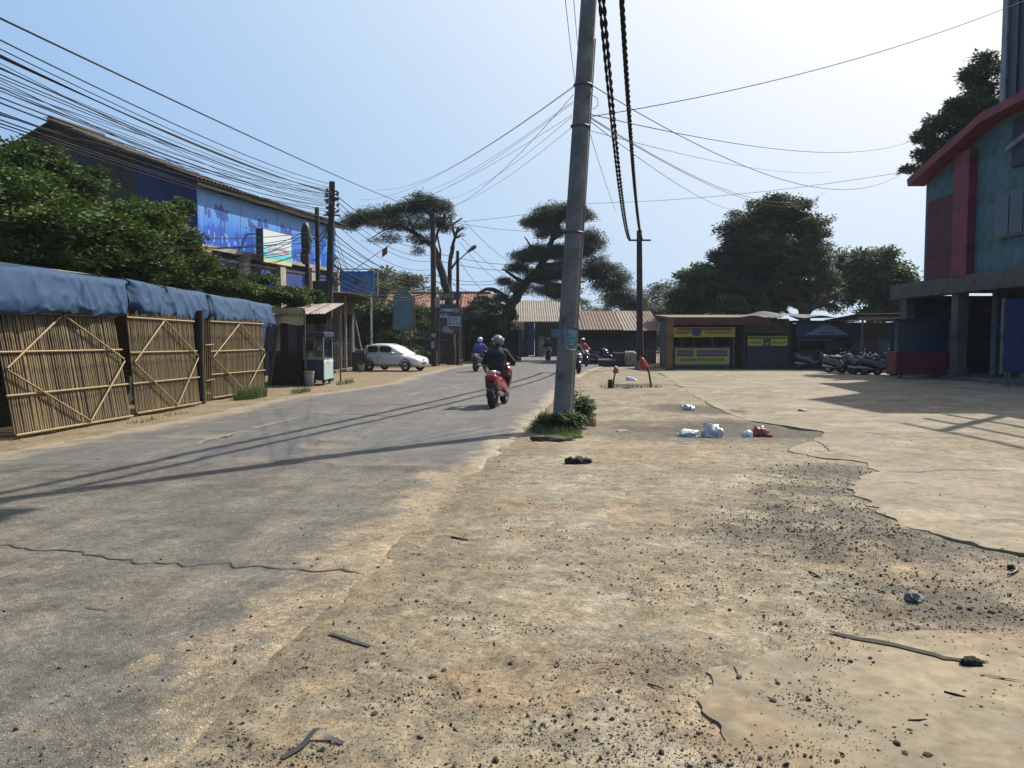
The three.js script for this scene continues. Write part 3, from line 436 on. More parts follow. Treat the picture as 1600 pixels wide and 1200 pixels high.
// round dense tree behind the stalls on the right
{
  const b = V(19.2, 0, -50), d = 50, C = [0.05, 0.078, 0.035];
  tree('round_tree', 'tall round dense tree behind the row of food stalls', b, [[[b, at(1258, 500, d), at(1248, 470, d), at(1225, 430, d), at(1200, 380, d)], 0.5, 0.15], [[at(1256, 495, d), at(1275, 470, d), at(1285, 440, d)], 0.26, 0.08], [[at(1250, 480, d), at(1222, 470, d), at(1190, 450, d)], 0.24, 0.06], [[at(1268, 480, d), at(1295, 468, d), at(1320, 450, d)], 0.16, 0.05], [[at(1262, 500, d), at(1235, 492, d), at(1218, 480, d)], 0.18, 0.05]],
    [pc(1212, 334, d, 2.0, 1.2, 2.2, 900), pc(1170, 362, d, 1.9, 1.3, 2.2, 800), pc(1250, 362, d, 1.8, 1.3, 2.2, 800), pc(1205, 390, d - 1, 3.0, 1.6, 2.4, 1500), pc(1150, 405, d, 1.8, 1.4, 2.0, 800), pc(1262, 405, d, 1.7, 1.3, 2.0, 800), pc(1200, 440, d, 2.6, 1.1, 2.0, 900), pc(1280, 440, d, 1.4, 0.9, 1.5, 260), pc(1150, 455, d, 1.8, 1.0, 1.8, 700), pc(1235, 462, d + 2, 1.6, 0.6, 1.4, 260), pc(1295, 470, d + 3, 1.6, 0.9, 1.4, 300), pc(1195, 482, d + 2, 1.6, 0.6, 1.2, 300)], broad, C, 131, { floor: 2.4, core: 0.45, clump: 0.26, scale: 1.15, mult: 1.5 });
  const e = V(14.6, 0, -49);
  tree('leafy_tree', 'green leafy tree directly behind the red roofed stall', e, [[[e, at(1140, 500, 49), at(1130, 450, 49)], 0.25, 0.08]], [pc(1110, 455, 49, 1.9, 1.3, 1.6, 900), pc(1150, 480, 48, 1.8, 0.7, 1.4, 600), pc(1075, 475, 49, 1.5, 1.0, 1.4, 600), pc(1095, 430, 50, 1.3, 0.8, 1.3, 400), pc(1180, 488, 47.5, 0.8, 0.3, 0.8, 200)], broad, [0.06, 0.1, 0.028], 132, { floor: 2.2, scale: 1.3 });
  const h = V(29, 0, -56);
  tree('leafy_tree', 'hazy leafy tree between the round tree and the arcade building', h, [[[h, at(1360, 520, 56), at(1365, 440, 56)], 0.3, 0.1]], [pc(1350, 420, 56, 2.6, 1.5, 2, 900), pc(1395, 450, 55, 2.0, 1.5, 2, 800), pc(1320, 450, 57, 1.6, 1.2, 1.8, 500), pc(1390, 485, 54, 1.6, 0.8, 1.5, 420)], broad, [0.06, 0.095, 0.03], 133, { floor: 1.5, scale: 1.6 });
  const f = V(24.8, 0, -38.5), g = 38.5;
  tree('tall_tree', 'tall airy tree rising behind the red gabled roof', f, [[[f, at(1560, 330, g), at(1540, 220, g), at(1530, 140, g)], 0.4, 0.1], [[at(1545, 250, g), at(1490, 220, g), at(1450, 215, g)], 0.2, 0.04], [[at(1540, 180, g), at(1510, 165, g), at(1490, 160, g)], 0.14, 0.04]],
    [pc(1535, 110, g, 1.0, 0.8, 1.2, 330), pc(1565, 140, g, 1.6, 1.5, 1.6, 700), pc(1505, 165, g, 1.2, 0.9, 1.2, 420), pc(1530, 205, g, 1.6, 1.0, 1.6, 650), pc(1475, 195, g, 1.1, 0.7, 1.2, 360), pc(1450, 218, g, 0.8, 0.5, 0.9, 220), pc(1490, 232, g, 1.3, 0.6, 1.3, 400), pc(1443, 245, g, 0.6, 0.4, 0.7, 130), pc(1428, 262, g, 0.4, 0.15, 0.5, 50), pc(1465, 255, g, 0.8, 0.5, 1, 200), pc(1600, 200, g, 1.6, 2, 1.6, 500)], broad, [0.05, 0.085, 0.03], 134, { floor: 3, core: 0.4, scale: 1.1, clump: 0.2, per: 12, mult: 0.62 });
}
// distant trees along the horizon
{
  const q = rng(5), spots = [[600, 462, 78, 3.0], [640, 458, 74, 2.6], [575, 470, 66, 2.2], [560, 500, 47, 1.7], [590, 515, 46, 1.9], [610, 500, 48, 1.8], [1010, 500, 85, 3.2], [1050, 470, 90, 3.6], [955, 490, 95, 3.4], [900, 500, 110, 3.5], [700, 500, 95, 3.5], [760, 505, 110, 3.5], [540, 480, 85, 3.5], [850, 510, 120, 3.2]];
  const names = ['green bush beside the parked silver car, below the blue billboard', 'round green treetop behind the red tiled house'];
  spots.forEach(([px, py, d, r], i) => {
    const c = at(px, py, d), b = V(c.x, 0, c.z), near = d < 50; const lab = near ? 'green bushy tree behind the parked silver car' : i < 3 ? 'round green tree behind the red tiled house' : 'distant green tree on the skyline beyond the road';
    tree(near ? 'bushy_tree' : 'distant_tree', lab, b, [[[b, V(c.x, c.y * 0.6, c.z), c], 0.22, 0.08]], [[c, r, r * 0.75, r, near ? 520 : 420], [V(c.x + r * 0.5, c.y - r * 0.6, c.z), r * 0.9, r * 0.7, r * 0.9, near ? 400 : 260]], near ? broad : coarse, near ? [0.05, 0.085, 0.022] : [0.055, 0.09, 0.03], 200 + i, { floor: 0.5, scale: near ? 1.2 : 1.3, group: near ? 'bushy trees behind the silver car' : i < 3 ? 'trees behind the red house' : 'distant skyline trees' });
  });
}
// grass: tufts along the verge and round the pole
function blades(name, label, spots, m, seed) {            // spots: [x, d, height]
  const q = rng(seed), pos = [], col = [];
  for (const [x, d, h] of spots) {
    const y = groundAt(x, d) - 0.01, a = q() * 6.283, w = 0.004 + 0.005 * q(), lx = (q() - 0.5) * h * 0.9, lz = (q() - 0.5) * h * 0.9, v = 0.6 + 0.8 * q();
    const A = [x - Math.cos(a) * w, y, -d - Math.sin(a) * w], B = [x + Math.cos(a) * w, y, -d + Math.sin(a) * w], C = [x + lx * 0.4, y + h * 0.65, -d + lz * 0.4], D = [x + lx, y + h, -d + lz], C2 = [C[0] + Math.cos(a) * w, C[1], C[2] + Math.sin(a) * w];
    for (const t of [[A, B, C2], [A, C2, C], [C, C2, D]]) for (const p of t) { pos.push(...p); col.push(v, v, v); }
  }
  const g = new THREE.BufferGeometry(); g.setAttribute('position', new THREE.Float32BufferAttribute(pos, 3)); g.setAttribute('color', new THREE.Float32BufferAttribute(col, 3)); g.computeVertexNormals();
  const o = new THREE.Mesh(g, m); o.name = numbered(name); o.castShadow = o.receiveShadow = true; tag(o, label, 'grass'); o.userData.kind = 'stuff'; scene.add(o); return o;
}
{
  const q = rng(8), gM = c => { const m = new THREE.MeshPhysicalMaterial({ vertexColors: true, roughness: 0.7, transmission: 0.25, thickness: 0, side: THREE.DoubleSide }); m.color.setRGB(...c); return m; };
  const patch = (px, py, rx, rz, n, h) => { const c = gp(px, py), out = []; for (let i = 0; i < n; i++) { const a = q() * 6.283, r = Math.sqrt(q()); out.push([c.x + Math.cos(a) * r * rx, -c.z + Math.sin(a) * r * rz, h * (0.4 + 0.9 * q())]); } return out; };
  blades('grass', 'low bright green grass at the foot of the concrete pole', patch(880, 684, 0.3, 0.28, 1500, 0.05).concat(patch(886, 678, 0.25, 0.3, 500, 0.07)), gM([0.11, 0.2, 0.022]), 1);
  blades('grass', 'dark green weeds round the base of the concrete pole', patch(868, 676, 0.4, 0.35, 900, 0.11).concat(patch(895, 668, 0.3, 0.3, 500, 0.18)), gM([0.06, 0.095, 0.022]), 2);
  blades('grass', 'dry yellow grass beside the concrete pole', patch(918, 668, 0.14, 0.22, 300, 0.2).concat(patch(848, 663, 0.12, 0.25, 240, 0.2), patch(852, 658, 0.05, 0.08, 30, 0.36)), gM([0.26, 0.2, 0.08]), 3);
  blades('grass', 'grass growing against the last bamboo panel', patch(392, 622, 0.3, 0.9, 1500, 0.3), gM([0.085, 0.13, 0.025]), 4);
  blades('grass', 'weeds along the far left verge', patch(470, 614, 0.2, 0.7, 300, 0.16).concat(patch(540, 600, 0.2, 1.2, 200, 0.18), patch(250, 655, 0.12, 1.4, 160, 0.08)), gM([0.12, 0.14, 0.04]), 5);
  blades('grass', 'weeds round the open drain hole with the two stakes', patch(985, 606, 1.0, 0.3, 300, 0.16), gM([0.11, 0.12, 0.035]), 6);
  // weeds at the pole, as plants
  const p = onG(gp(907, 668)), s = thing('weed_bush', 'small broad leaved weed growing right of the concrete pole', 'bush', p);
  mk('stem', [[0.02, 0.5, 0], [-0.08, 0.42, 0.03], [0.1, 0.36, -0.02], [0, 0.62, 0.04]].map(([x, y, z]) => beam(V(0, 0, 0), V(x, y, z), 0.008, 0.004, 5)), mat([0.08, 0.09, 0.04]), s);
  leaves('foliage', [[V(p.x, p.y + 0.4, p.z), 0.2, 0.2, 0.2, 110], [V(p.x + 0.06, p.y + 0.25, p.z), 0.16, 0.12, 0.16, 50]], small, [0.085, 0.13, 0.04], s, 301, { floor: 0.02, per: 6, scale: 1.1 });
  const p2 = onG(gp(884, 672)), s2 = thing('weed_bush', 'dark creeping weed clump in front of the concrete pole', 'bush', p2);
  leaves('foliage', [[V(p2.x, p2.y + 0.06, p2.z + 0.2), 0.34, 0.13, 0.2, 330], [V(p2.x - 0.3, p2.y + 0.05, p2.z + 0.12), 0.22, 0.1, 0.2, 160]], small, [0.05, 0.085, 0.018], s2, 302, { floor: 0.02, per: 8, scale: 0.85 });
}

// ---------- left: bamboo stall with tarps ----------
const bambooM = [[0.46, 0.375, 0.19], [0.39, 0.32, 0.17], [0.34, 0.28, 0.165], [0.28, 0.235, 0.15], [0.42, 0.36, 0.21]].map(c => mat(c, 0.55, { map: streakMap, tile: 0.5, bump: 0.001 }));
const darkWood = mat([0.06, 0.045, 0.033], 0.9, { map: woodMap, tile: 0.6 }), rawWood = mat([0.3, 0.22, 0.13], 0.85, { map: woodMap, tile: 0.6 });
const tin = mat([0.36, 0.35, 0.34], 0.5, { map: streakMap, tile: 1.2, metalness: 0.25 }), rustTin = mat([0.2, 0.13, 0.09], 0.8, { map: streakMap, tile: 1.2 });
function caneGeo(h, r, seed) { const q = rng(seed), pts = [], rad = []; const n = 6; for (let i = 0; i <= n; i++) { pts.push(V((q() - 0.5) * 0.014, h * i / n, (q() - 0.5) * 0.008)); rad.push(r * (1 - 0.18 * i / n) * (i % 2 ? 1.07 : 0.97)); } return boxUV(tube(pts, rad, 6), 0.5); }
function bambooPanel(label, base, L, H, ry, lean, n, seed, rails, side) {
  const t = thing('bamboo_screen', label, 'bamboo screen', base, ry, 'bamboo screens of the stall'); t.rotation.x = lean;
  const q = rng(seed), geos = [0, 1, 2, 3].map(k => caneGeo(H, L / n * 0.37, seed + k));
  for (let i = 0; i < n; i++) { const o = new THREE.Mesh(geos[i % 4], bambooM[Math.floor(q() * 5)]); o.name = 'cane'; o.castShadow = o.receiveShadow = true; o.scale.x = o.scale.z = 0.72 + 0.5 * q(); o.position.set((i + 0.5) * L / n + (q() - 0.5) * 0.012, 0.02 + (q() - 0.5) * 0.05, (q() - 0.5) * 0.008); o.scale.y = 0.97 + 0.06 * q(); o.rotation.z = (q() - 0.5) * 0.014; t.add(o); }
  const z = L / n * 0.4 + 0.02, rail = (a, b, r = 0.021, zz = z) => mk('rail', beam(V(a[0], a[1], zz), V(b[0], b[1], zz), r, r * 0.85, 7), bambooM[0], t);
  for (const y of rails) rail([-0.05, y + (q() - 0.5) * 0.03], [L + 0.02, y + (q() - 0.5) * 0.04]);
  rail([0, 0.06], [L, 0.05], 0.024);
  const m = H * 0.53, z2 = z + 0.042;
  rail([L * 0.47, H * 0.94], [0.02, m], 0.019, z2); rail([L * 0.49, H * 0.95], [L - 0.03, m + 0.06], 0.019, z2); rail([0.02, m - 0.03], [L * 0.56, 0.1], 0.019, z2); rail([L - 0.03, m + 0.02], [L * 0.57, 0.09], 0.019, z2);
  return t;
}
const Y90 = Math.PI / 2;
const b0 = onG(gp(22, 690)), b1 = onG(gp(205, 656)), b2 = onG(gp(212, 653)), b3 = onG(gp(312, 634)), b4 = onG(gp(330, 627)), b5 = onG(gp(412, 613));
const lay = (a, b) => [a.distanceTo(b), Math.atan2(-(b.z - a.z), b.x - a.x)];
{ const [L, a] = lay(b0, b1); bambooPanel('widest bamboo screen, leaning back under the longest blue tarp', b0, L, 2.0, a, -0.15, 54, 1, [0.66, 1.3, 1.93], 0); }
{ const [L, a] = lay(b2, b3); bambooPanel('middle bamboo screen, between the leaning screen and the dark post', b2, L, 1.98, a, -0.07, 52, 2, [0.62, 1.22, 1.9], 0); }
{ const [L, a] = lay(b4, b5); bambooPanel('upright bamboo screen with grass at its foot', b4, L, 2.0, a, -0.01, 48, 3, [0.62, 1.2, 1.94], 0); }
{
  const p = onG(gp(322, 629)), t = thing('bamboo_lattice', 'narrow strip of thin bamboo slats beside the dark post', 'bamboo slats', p, 1.55);
  for (let i = 0; i < 4; i++) mk('slat', beam(V(i * 0.11, 0, 0), V(i * 0.11 + 0.01, 1.95, 0), 0.014, 0.012, 6), bambooM[i], t);
  for (const y of [0.5, 1.35]) mk('rail', beam(V(-0.05, y, 0.028), V(0.42, y + 0.02, 0.028), 0.014, 0.014, 6), bambooM[0], t);
}
{
  const o = V(-9.2, 0, -16.5), t = thing('market_stall', 'dark timber stall with a low tin roof behind the bamboo screens', 'stall', o);
  for (const [x, z] of [[-7.98, -10.2], [-7.95, -14.85], [-7.8, -18.9], [-7.85, -23.4], [-10.9, -10.2], [-10.9, -17], [-10.9, -23.4]]) mk('post', tube([V(x - o.x, 0, z - o.z), V(x - o.x + 0.02, 1.2, z - o.z), V(x - o.x, 2.4, z - o.z)], 0.07, 8), darkWood, t);
  mk('beam', bar(V(-7.95 - o.x, 2.34, 7.4), V(-7.95 - o.x, 2.34, -7.2), 0.1, 0.12), darkWood, t);
  for (let i = 0; i < 13; i++) { const g = corrugated(1.14, 3.5, 0.018, 0.09).rotateY(Math.PI / 2).rotateZ(-0.03).translate(-0.05, 2.56 + (i % 2) * 0.012, 7.2 - i * 1.12); mk('roof_sheet', g, tin, t); }
  mk('back_wall', box(0.04, 2.4, 14.6, -1.85, 1.2, 0.1), rustTin, t); mk('side_wall', box(3, 2.4, 0.04, -0.25, 1.2, 7.3), rustTin, t); mk('side_wall', box(2.9, 2.4, 0.04, -0.3, 1.2, -7.1), rustTin, t);
  mk('counter', [box(0.7, 0.06, 9, 0.2, 0.8, 1), box(0.05, 0.8, 8.8, 0.45, 0.4, 1)], darkWood, t);
  const d = thing('gate_post', 'dark upright post between the middle and last bamboo screens', 'post', onG(gp(316, 632)));
  mk('post', tube([V(0, 0, 0), V(-0.01, 1.1, 0.01), V(0, 2.15, 0)], [0.085, 0.08, 0.075], 9), darkWood, d);
}
function tarp(label, z0, z1, seed, yTop) {                 // hangs over the roof edge, folded and gathered at its ends
  const t = thing('blue_tarp', label, 'tarpaulin', V(-7.5, 0, -(z0 + z1) / 2), 0, 'blue tarps over the stall roof');
  const nu = Math.round((z1 - z0) / 0.03), prof = [[-0.7, 0.1], [-0.36, 0.07], [-0.1, 0.03], [-0.02, -0.03], [0.02, -0.14], [0.06, -0.28], [0.09, -0.42], [0.09, -0.53], [0.06, -0.6], [0.02, -0.63]], mid = -(z0 + z1) / 2;
  const q = rng(seed), folds = []; for (let k = 0; k < 7; k++) folds.push([lerp(z0, z1, q()), 0.1 + 0.2 * q(), (q() - 0.5) * 0.7, 0.03 + 0.03 * q()]);
  const curve = new THREE.CatmullRomCurve3(prof.map(([x, y]) => V(x, y, 0))), nv = 34;
  const cl = grid(nu, nv, (i, j) => {
    const s = i / (nu - 1), v = j / (nv - 1), z = lerp(z0, z1, s), c = curve.getPoint(v), e = Math.min(s, 1 - s) * (z1 - z0), dr = sm(0.25, 0.6, v);
    let f = 0; for (const [fz, w, sl, a] of folds) f += a * Math.exp(-(((z - fz - sl * v) / w) ** 2) * 6);
    const sag = (0.06 * Math.sin(s * Math.PI) + 0.05 * (fbm(z * 1.1 + seed, 4, 3) - 0.5)) * dr + 0.02 * Math.sin(z * 1.7 + seed), gather = sm(0.3, 0, e) * dr;
    const cr = k => { const n = vn(z * k + v * 2.1 + seed, v * k * 0.8 - z * 0.7 + seed * 3); return 1 - Math.abs(2 * n - 1); };
    const x = -7.42 + c.x + f * dr + 0.035 * (fbm(z * 2.2, v * 4 + seed, 4) - 0.5) * dr + (0.035 * cr(1.9) ** 3 + 0.03 * cr(4.3) ** 5 + 0.008 * cr(9.1) ** 4) * sm(0.1, 0.3, v) - gather * 0.16, y = yTop(z) + c.y * (1 + 0.12 * (fbm(z * 0.8, seed, 2) - 0.5)) - sag + gather * 0.13 + 0.012 * (fbm(z * 4, v * 5, 3) - 0.5) * dr + 0.02 * (fbm(z * 1.2, 9, 3) - 0.5);
    return [x + 7.5, y, -z - mid];
  });
  cl.userData.keepUV = false;
  mk('cloth', cl, plain([0.024, 0.07, 0.155], 0.8, { side: THREE.DoubleSide, specularIntensity: 0.5 }), t);
  mk('edge_rope', tube(Array.from({ length: 12 }, (_, k) => { const z = lerp(z0, z1, k / 11); return V(-0.64, yTop(z) + 0.13, -z - mid); }), 0.012, 5), mat([0.4, 0.38, 0.34]), t);
}
const yT = z => 2.6 + 0.03 * Math.sin(z * 0.5);
tarp('longest blue tarp, over the leaning bamboo screen', 8.6, 14.78, 3, yT); tarp('middle blue tarp, over the middle bamboo screen', 14.84, 18.5, 4, yT); tarp('blue tarp reaching the tin roofed kiosk', 18.56, 23.6, 6, yT);

// ---------- kiosk and food cart ----------
{
  const o = V(-7.2, 0, -25.6), t = thing('tin_kiosk', 'small open kiosk with a grey tin roof and a faded yellow banner', 'kiosk', o), W = (x, y, z) => V(x, y, z).sub(o);
  for (let i = 0; i < 3; i++) { const a = at(455 + i * 26, 491, 24.3 + i * 0.25).sub(o); mk('roof_sheet', corrugated(0.86, 3.0, 0.02, 0.1).rotateX(0.16).translate(a.x - 0.38, a.y + 0.24 + i * 0.008, a.z - 1.45), tin, t); }
  for (const [x, z, h] of [[-6.62, -24.3, 2.45], [-8.15, -24.4, 2.5], [-6.1, -27, 2.7], [-8.2, -27, 2.8]]) mk('post', beam(W(x, 0, z), W(x, h, z), 0.03, 0.03, 8), rawWood, t);
  const bn = mk('banner', grid(20, 8, (i, j) => { const s = i / 19, v = j / 7; return [lerp(-8.1, -6.66, s) - o.x, 2.52 - v * 0.52 - 0.04 * Math.sin(s * 9) * v, -24.42 - o.z + 0.05 * Math.sin(s * 12 + v * 2)]; }), print(256, 96, (x, w, h) => { x.fillStyle = '#b9a473'; x.fillRect(0, 0, w, h); x.fillStyle = '#cbbd92'; x.fillRect(0, 0, w, h * 0.45); x.fillStyle = '#8a7446'; for (let k = 0; k < 9; k++) x.fillRect(14 + k * 26, h * 0.55, 16, 12); x.fillStyle = '#a5854a'; for (let k = 0; k < 40; k++) x.fillRect((k * 53) % w, (k * 29) % h, 12, 3); }), t);
  bn.material.side = THREE.DoubleSide;
  for (let i = 0; i < 6; i++) mk('wall_sheet', corrugated(0.3, 2.2, 0.012, 0.07).rotateX(Y90).translate(-8.1 + i * 0.32 - o.x, 1.15, -27 - o.z + (i % 2) * 0.02), i % 2 ? tin : rustTin, t);
  for (let i = 0; i < 3; i++) mk('plank', bar(W(-8.15 + i * 0.2, 0, -23.95 - i * 0.1), W(-8.05 + i * 0.25, 1.95, -24.3 - i * 0.1), 0.16, 0.025), rawWood, t);
  mk('table', [box(1.1, 0.05, 1.6, -7.4 - o.x, 1.1, -25.6 - o.z), box(1.06, 1.05, 0.04, -7.4 - o.x, 0.54, -24.84 - o.z), box(0.04, 1.05, 1.5, -6.88 - o.x, 0.54, -25.6 - o.z)], darkWood, t);
  mk('shade_board', box(1.5, 0.35, 0.03, -7.3 - o.x, 2.25, -26.9 - o.z), darkWood, t);
}
{
  const o = onG(V(-6.42, 0, -25.2)), t = thing('food_cart', 'small food cart with glass case and pale blue side panel', 'food cart', o), navy = mat([0.025, 0.035, 0.07], 0.5), pale = print(128, 256, (x, w, h) => { x.fillStyle = '#a9bec4'; x.fillRect(0, 0, w, h); x.fillStyle = '#cfdcdc'; x.fillRect(0, 0, w, h * 0.18); x.fillStyle = '#5c93ad'; x.fillRect(20, 30, 70, 10); x.fillRect(34, 52, 60, 8); x.fillStyle = '#c9b27e'; x.fillRect(30, 84, 66, 22); x.fillStyle = '#8fa6a8'; for (let k = 0; k < 60; k++) x.fillRect((k * 41) % w, 110 + (k * 37) % (h - 110), 14, 2); }, 0.5);
  mk('body', box(0.62, 0.62, 1.22, 0, 0.52, 0), navy, t); mk('side_panel', panelGeo(1.24, 0.66, 0.02, 0.325, 0.52, 0, Y90), pale, t);
  mk('counter', box(0.68, 0.04, 1.28, 0, 0.86, 0), mat([0.5, 0.5, 0.5], 0.35, { metalness: 0.6 }), t);
  for (const x of [-0.31, 0.31]) for (const z of [-0.6, 0.6]) mk('frame_post', box(0.03, 0.72, 0.03, x, 1.24, z), mat([0.45, 0.55, 0.6], 0.4), t);
  const glass = new THREE.MeshPhysicalMaterial({ transmission: 1, roughness: 0.05, thickness: 0, color: 0xcfe0e4 });
  for (const [w, d, x, z] of [[0.006, 1.16, 0.31, 0], [0.58, 0.006, 0, 0.6]]) mk('pane', box(w, 0.56, d, x, 1.2, z), glass, t);
  mk('canopy', rbox(0.74, 0.16, 1.36, 0, 1.66, 0, 0.02), mat([0.02, 0.045, 0.12], 0.5), t);
  mk('shelf', box(0.54, 0.02, 1.1, 0, 1.12, 0), rawWood, t);
  const q = rng(4); for (let k = 0; k < 10; k++) { const z = -0.5 + k * 0.11, h = 0.08 + 0.09 * q(); mk('jar', [new THREE.CylinderGeometry(0.035, 0.035, h, 10).translate((q() - 0.5) * 0.3, 1.13 + h / 2, z), new THREE.CylinderGeometry(0.03, 0.03, 0.02, 10).translate(0, 0.95, z)], mat([[0.5, 0.5, 0.48], [0.3, 0.2, 0.1], [0.35, 0.08, 0.05]][k % 3], 0.4), t); }
  for (const z of [-0.4, 0.4]) for (const x of [-0.26, 0.26]) mk('wheel', new THREE.TorusGeometry(0.12, 0.03, 6, 14).rotateY(Y90).translate(x, 0.15, z), plain([0.03, 0.03, 0.03], 0.8), t);
  const p = onG(V(-6.5, 0, -24.28)), bk = thing('plastic_bucket', 'pale bucket with a yellow lid in front of the food cart', 'bucket', p);
  mk('pail', new THREE.LatheGeometry([[0, 0], [0.13, 0], [0.16, 0.42], [0.165, 0.42], [0.165, 0.44], [0, 0.44]].map(a => new THREE.Vector2(...a)), 18), mat([0.42, 0.42, 0.44], 0.5), bk); mk('lid', new THREE.CylinderGeometry(0.175, 0.175, 0.05, 18).translate(0, 0.47, 0), mat([0.5, 0.4, 0.18], 0.5), bk);
}
// shed with folding gate
{
  const o = V(-9.6, 0, -38), t = thing('gated_shed', 'dark shed with a folding steel gate and low overhanging roof', 'shed', o), wallM = mat([0.12, 0.11, 0.1], 0.9);
  mk('wall', [box(0.15, 3.6, 0.6, 1.12, 1.8, 3.7), box(0.15, 3.6, 0.5, 1.12, 1.8, -2.3), box(0.15, 0.8, 5.5, 1.12, 3.2, 0.7), box(3.2, 3.6, 0.15, -0.5, 1.8, 3.95), box(3.2, 3.6, 0.15, -0.5, 1.8, -2.6), box(0.15, 3.6, 6.3, -2, 1.8, 0.7)], wallM, t);
  for (let i = 0; i < 26; i++) mk('gate_bar', box(0.03, 2.75, 0.05, 1.1 + (i % 2) * 0.05, 1.38, 3.3 - i * 0.21), mat([0.22, 0.22, 0.22], 0.5, { metalness: 0.4 }), t);
  for (const y of [0.5, 1.3, 2.1]) mk('gate_rail', box(0.02, 0.05, 5.4, 1.06, y, 0.7), mat([0.18, 0.18, 0.18], 0.5), t);
  for (let i = 0; i < 7; i++) mk('roof_sheet', corrugated(1.05, 4.8, 0.02, 0.1).rotateY(Y90).rotateZ(-0.06).translate(0.1, 3.72 + (i % 2) * 0.012, 3.7 - i * 1.0), rustTin, t);
  mk('step', box(0.4, 0.08, 6, 1.45, 0.05, 0.7), mat([0.35, 0.31, 0.25], 0.9), t);
  const a = at(552, 486, 38.6), b = onG(V(at(563, 552, 38.6).x + 0.25, 0, -38.6)), pp = thing('leaning_pipe', 'pale pipe leaning against the gated shed', 'pipe', b);
  mk('pipe', beam(V(0, 0, 0), a.clone().sub(b), 0.045, 0.045, 8), mat([0.5, 0.47, 0.42], 0.6), pp);
  const cb = onG(gp(563, 580)), blk = thing('concrete_block', 'dark concrete block beside the silver car', 'concrete block', cb); mk('block', rbox(0.62, 0.92, 0.8, 0, 0.45, 0, 0.03), mat([0.075, 0.07, 0.065], 0.95), blk);
  mk('cap', rbox(0.5, 0.12, 0.6, 0.05, 0.97, 0, 0.03), mat([0.3, 0.28, 0.26], 0.9), blk);
  const bu = onG(gp(567, 581)), yb = thing('yellow_bucket', 'yellow bucket standing by the dark concrete block', 'bucket', V(bu.x, bu.y, bu.z + 0.45)); mk('pail', new THREE.LatheGeometry([[0, 0], [0.12, 0], [0.16, 0.34], [0.15, 0.34], [0.11, 0.02], [0, 0.02]].map(a => new THREE.Vector2(...a)), 16), mat([0.5, 0.35, 0.1], 0.6), yb); mk('handle', new THREE.TorusGeometry(0.155, 0.006, 5, 16, Math.PI).translate(0, 0.33, 0), plain([0.2, 0.2, 0.2]), yb);
}
{
  const p = at(558, 441, 37), w = 53 / F * 37, h = 34 / F * 37, o = V(p.x, 0, p.z), t = thing('billboard', 'blue billboard on a steel frame above the gated shed', 'billboard', o), st = mat([0.7, 0.7, 0.7], 0.5);
  mk('board', panelGeo(w, h, 0.06, 0, p.y, 0), print(256, 160, (x, w, h) => { const g = x.createLinearGradient(0, 0, 0, h); g.addColorStop(0, '#1668b4'); g.addColorStop(1, '#2a8fd0'); x.fillStyle = g; x.fillRect(0, 0, w, h); x.fillStyle = '#123b6b'; x.beginPath(); x.moveTo(95, 92); x.lineTo(118, 55); x.lineTo(150, 92); x.fill(); x.fillStyle = '#1b5c52'; x.fillRect(0, 40, 30, 24); x.fillStyle = '#c04a7a'; for (let k = 0; k < 6; k++) x.fillRect(78 + k * 20, 108 + (k % 2) * 4, 13, 26); x.fillStyle = '#2b86b8'; x.fillRect(170, 20, 60, 60); }), t);
  for (const x of [-w / 2 - 0.12, w / 2 + 0.16]) mk('frame_post', box(0.06, p.y + h / 2 + 0.15 - 3.6, 0.06, x, (p.y + h / 2 + 0.15 + 3.6) / 2, -0.02), st, t);
  for (const y of [p.y - h / 2 - 0.08, p.y + h / 2 + 0.1]) mk('frame_rail', box(w + 0.36, 0.05, 0.05, 0.02, y, -0.01), st, t);
  mk('frame_leg', [box(0.08, 4.4, 0.08, -w / 2 + 0.2, 2.2, -0.2), box(0.08, 4.4, 0.08, w / 2 - 0.2, 2.2, -0.2)], st, t);
}

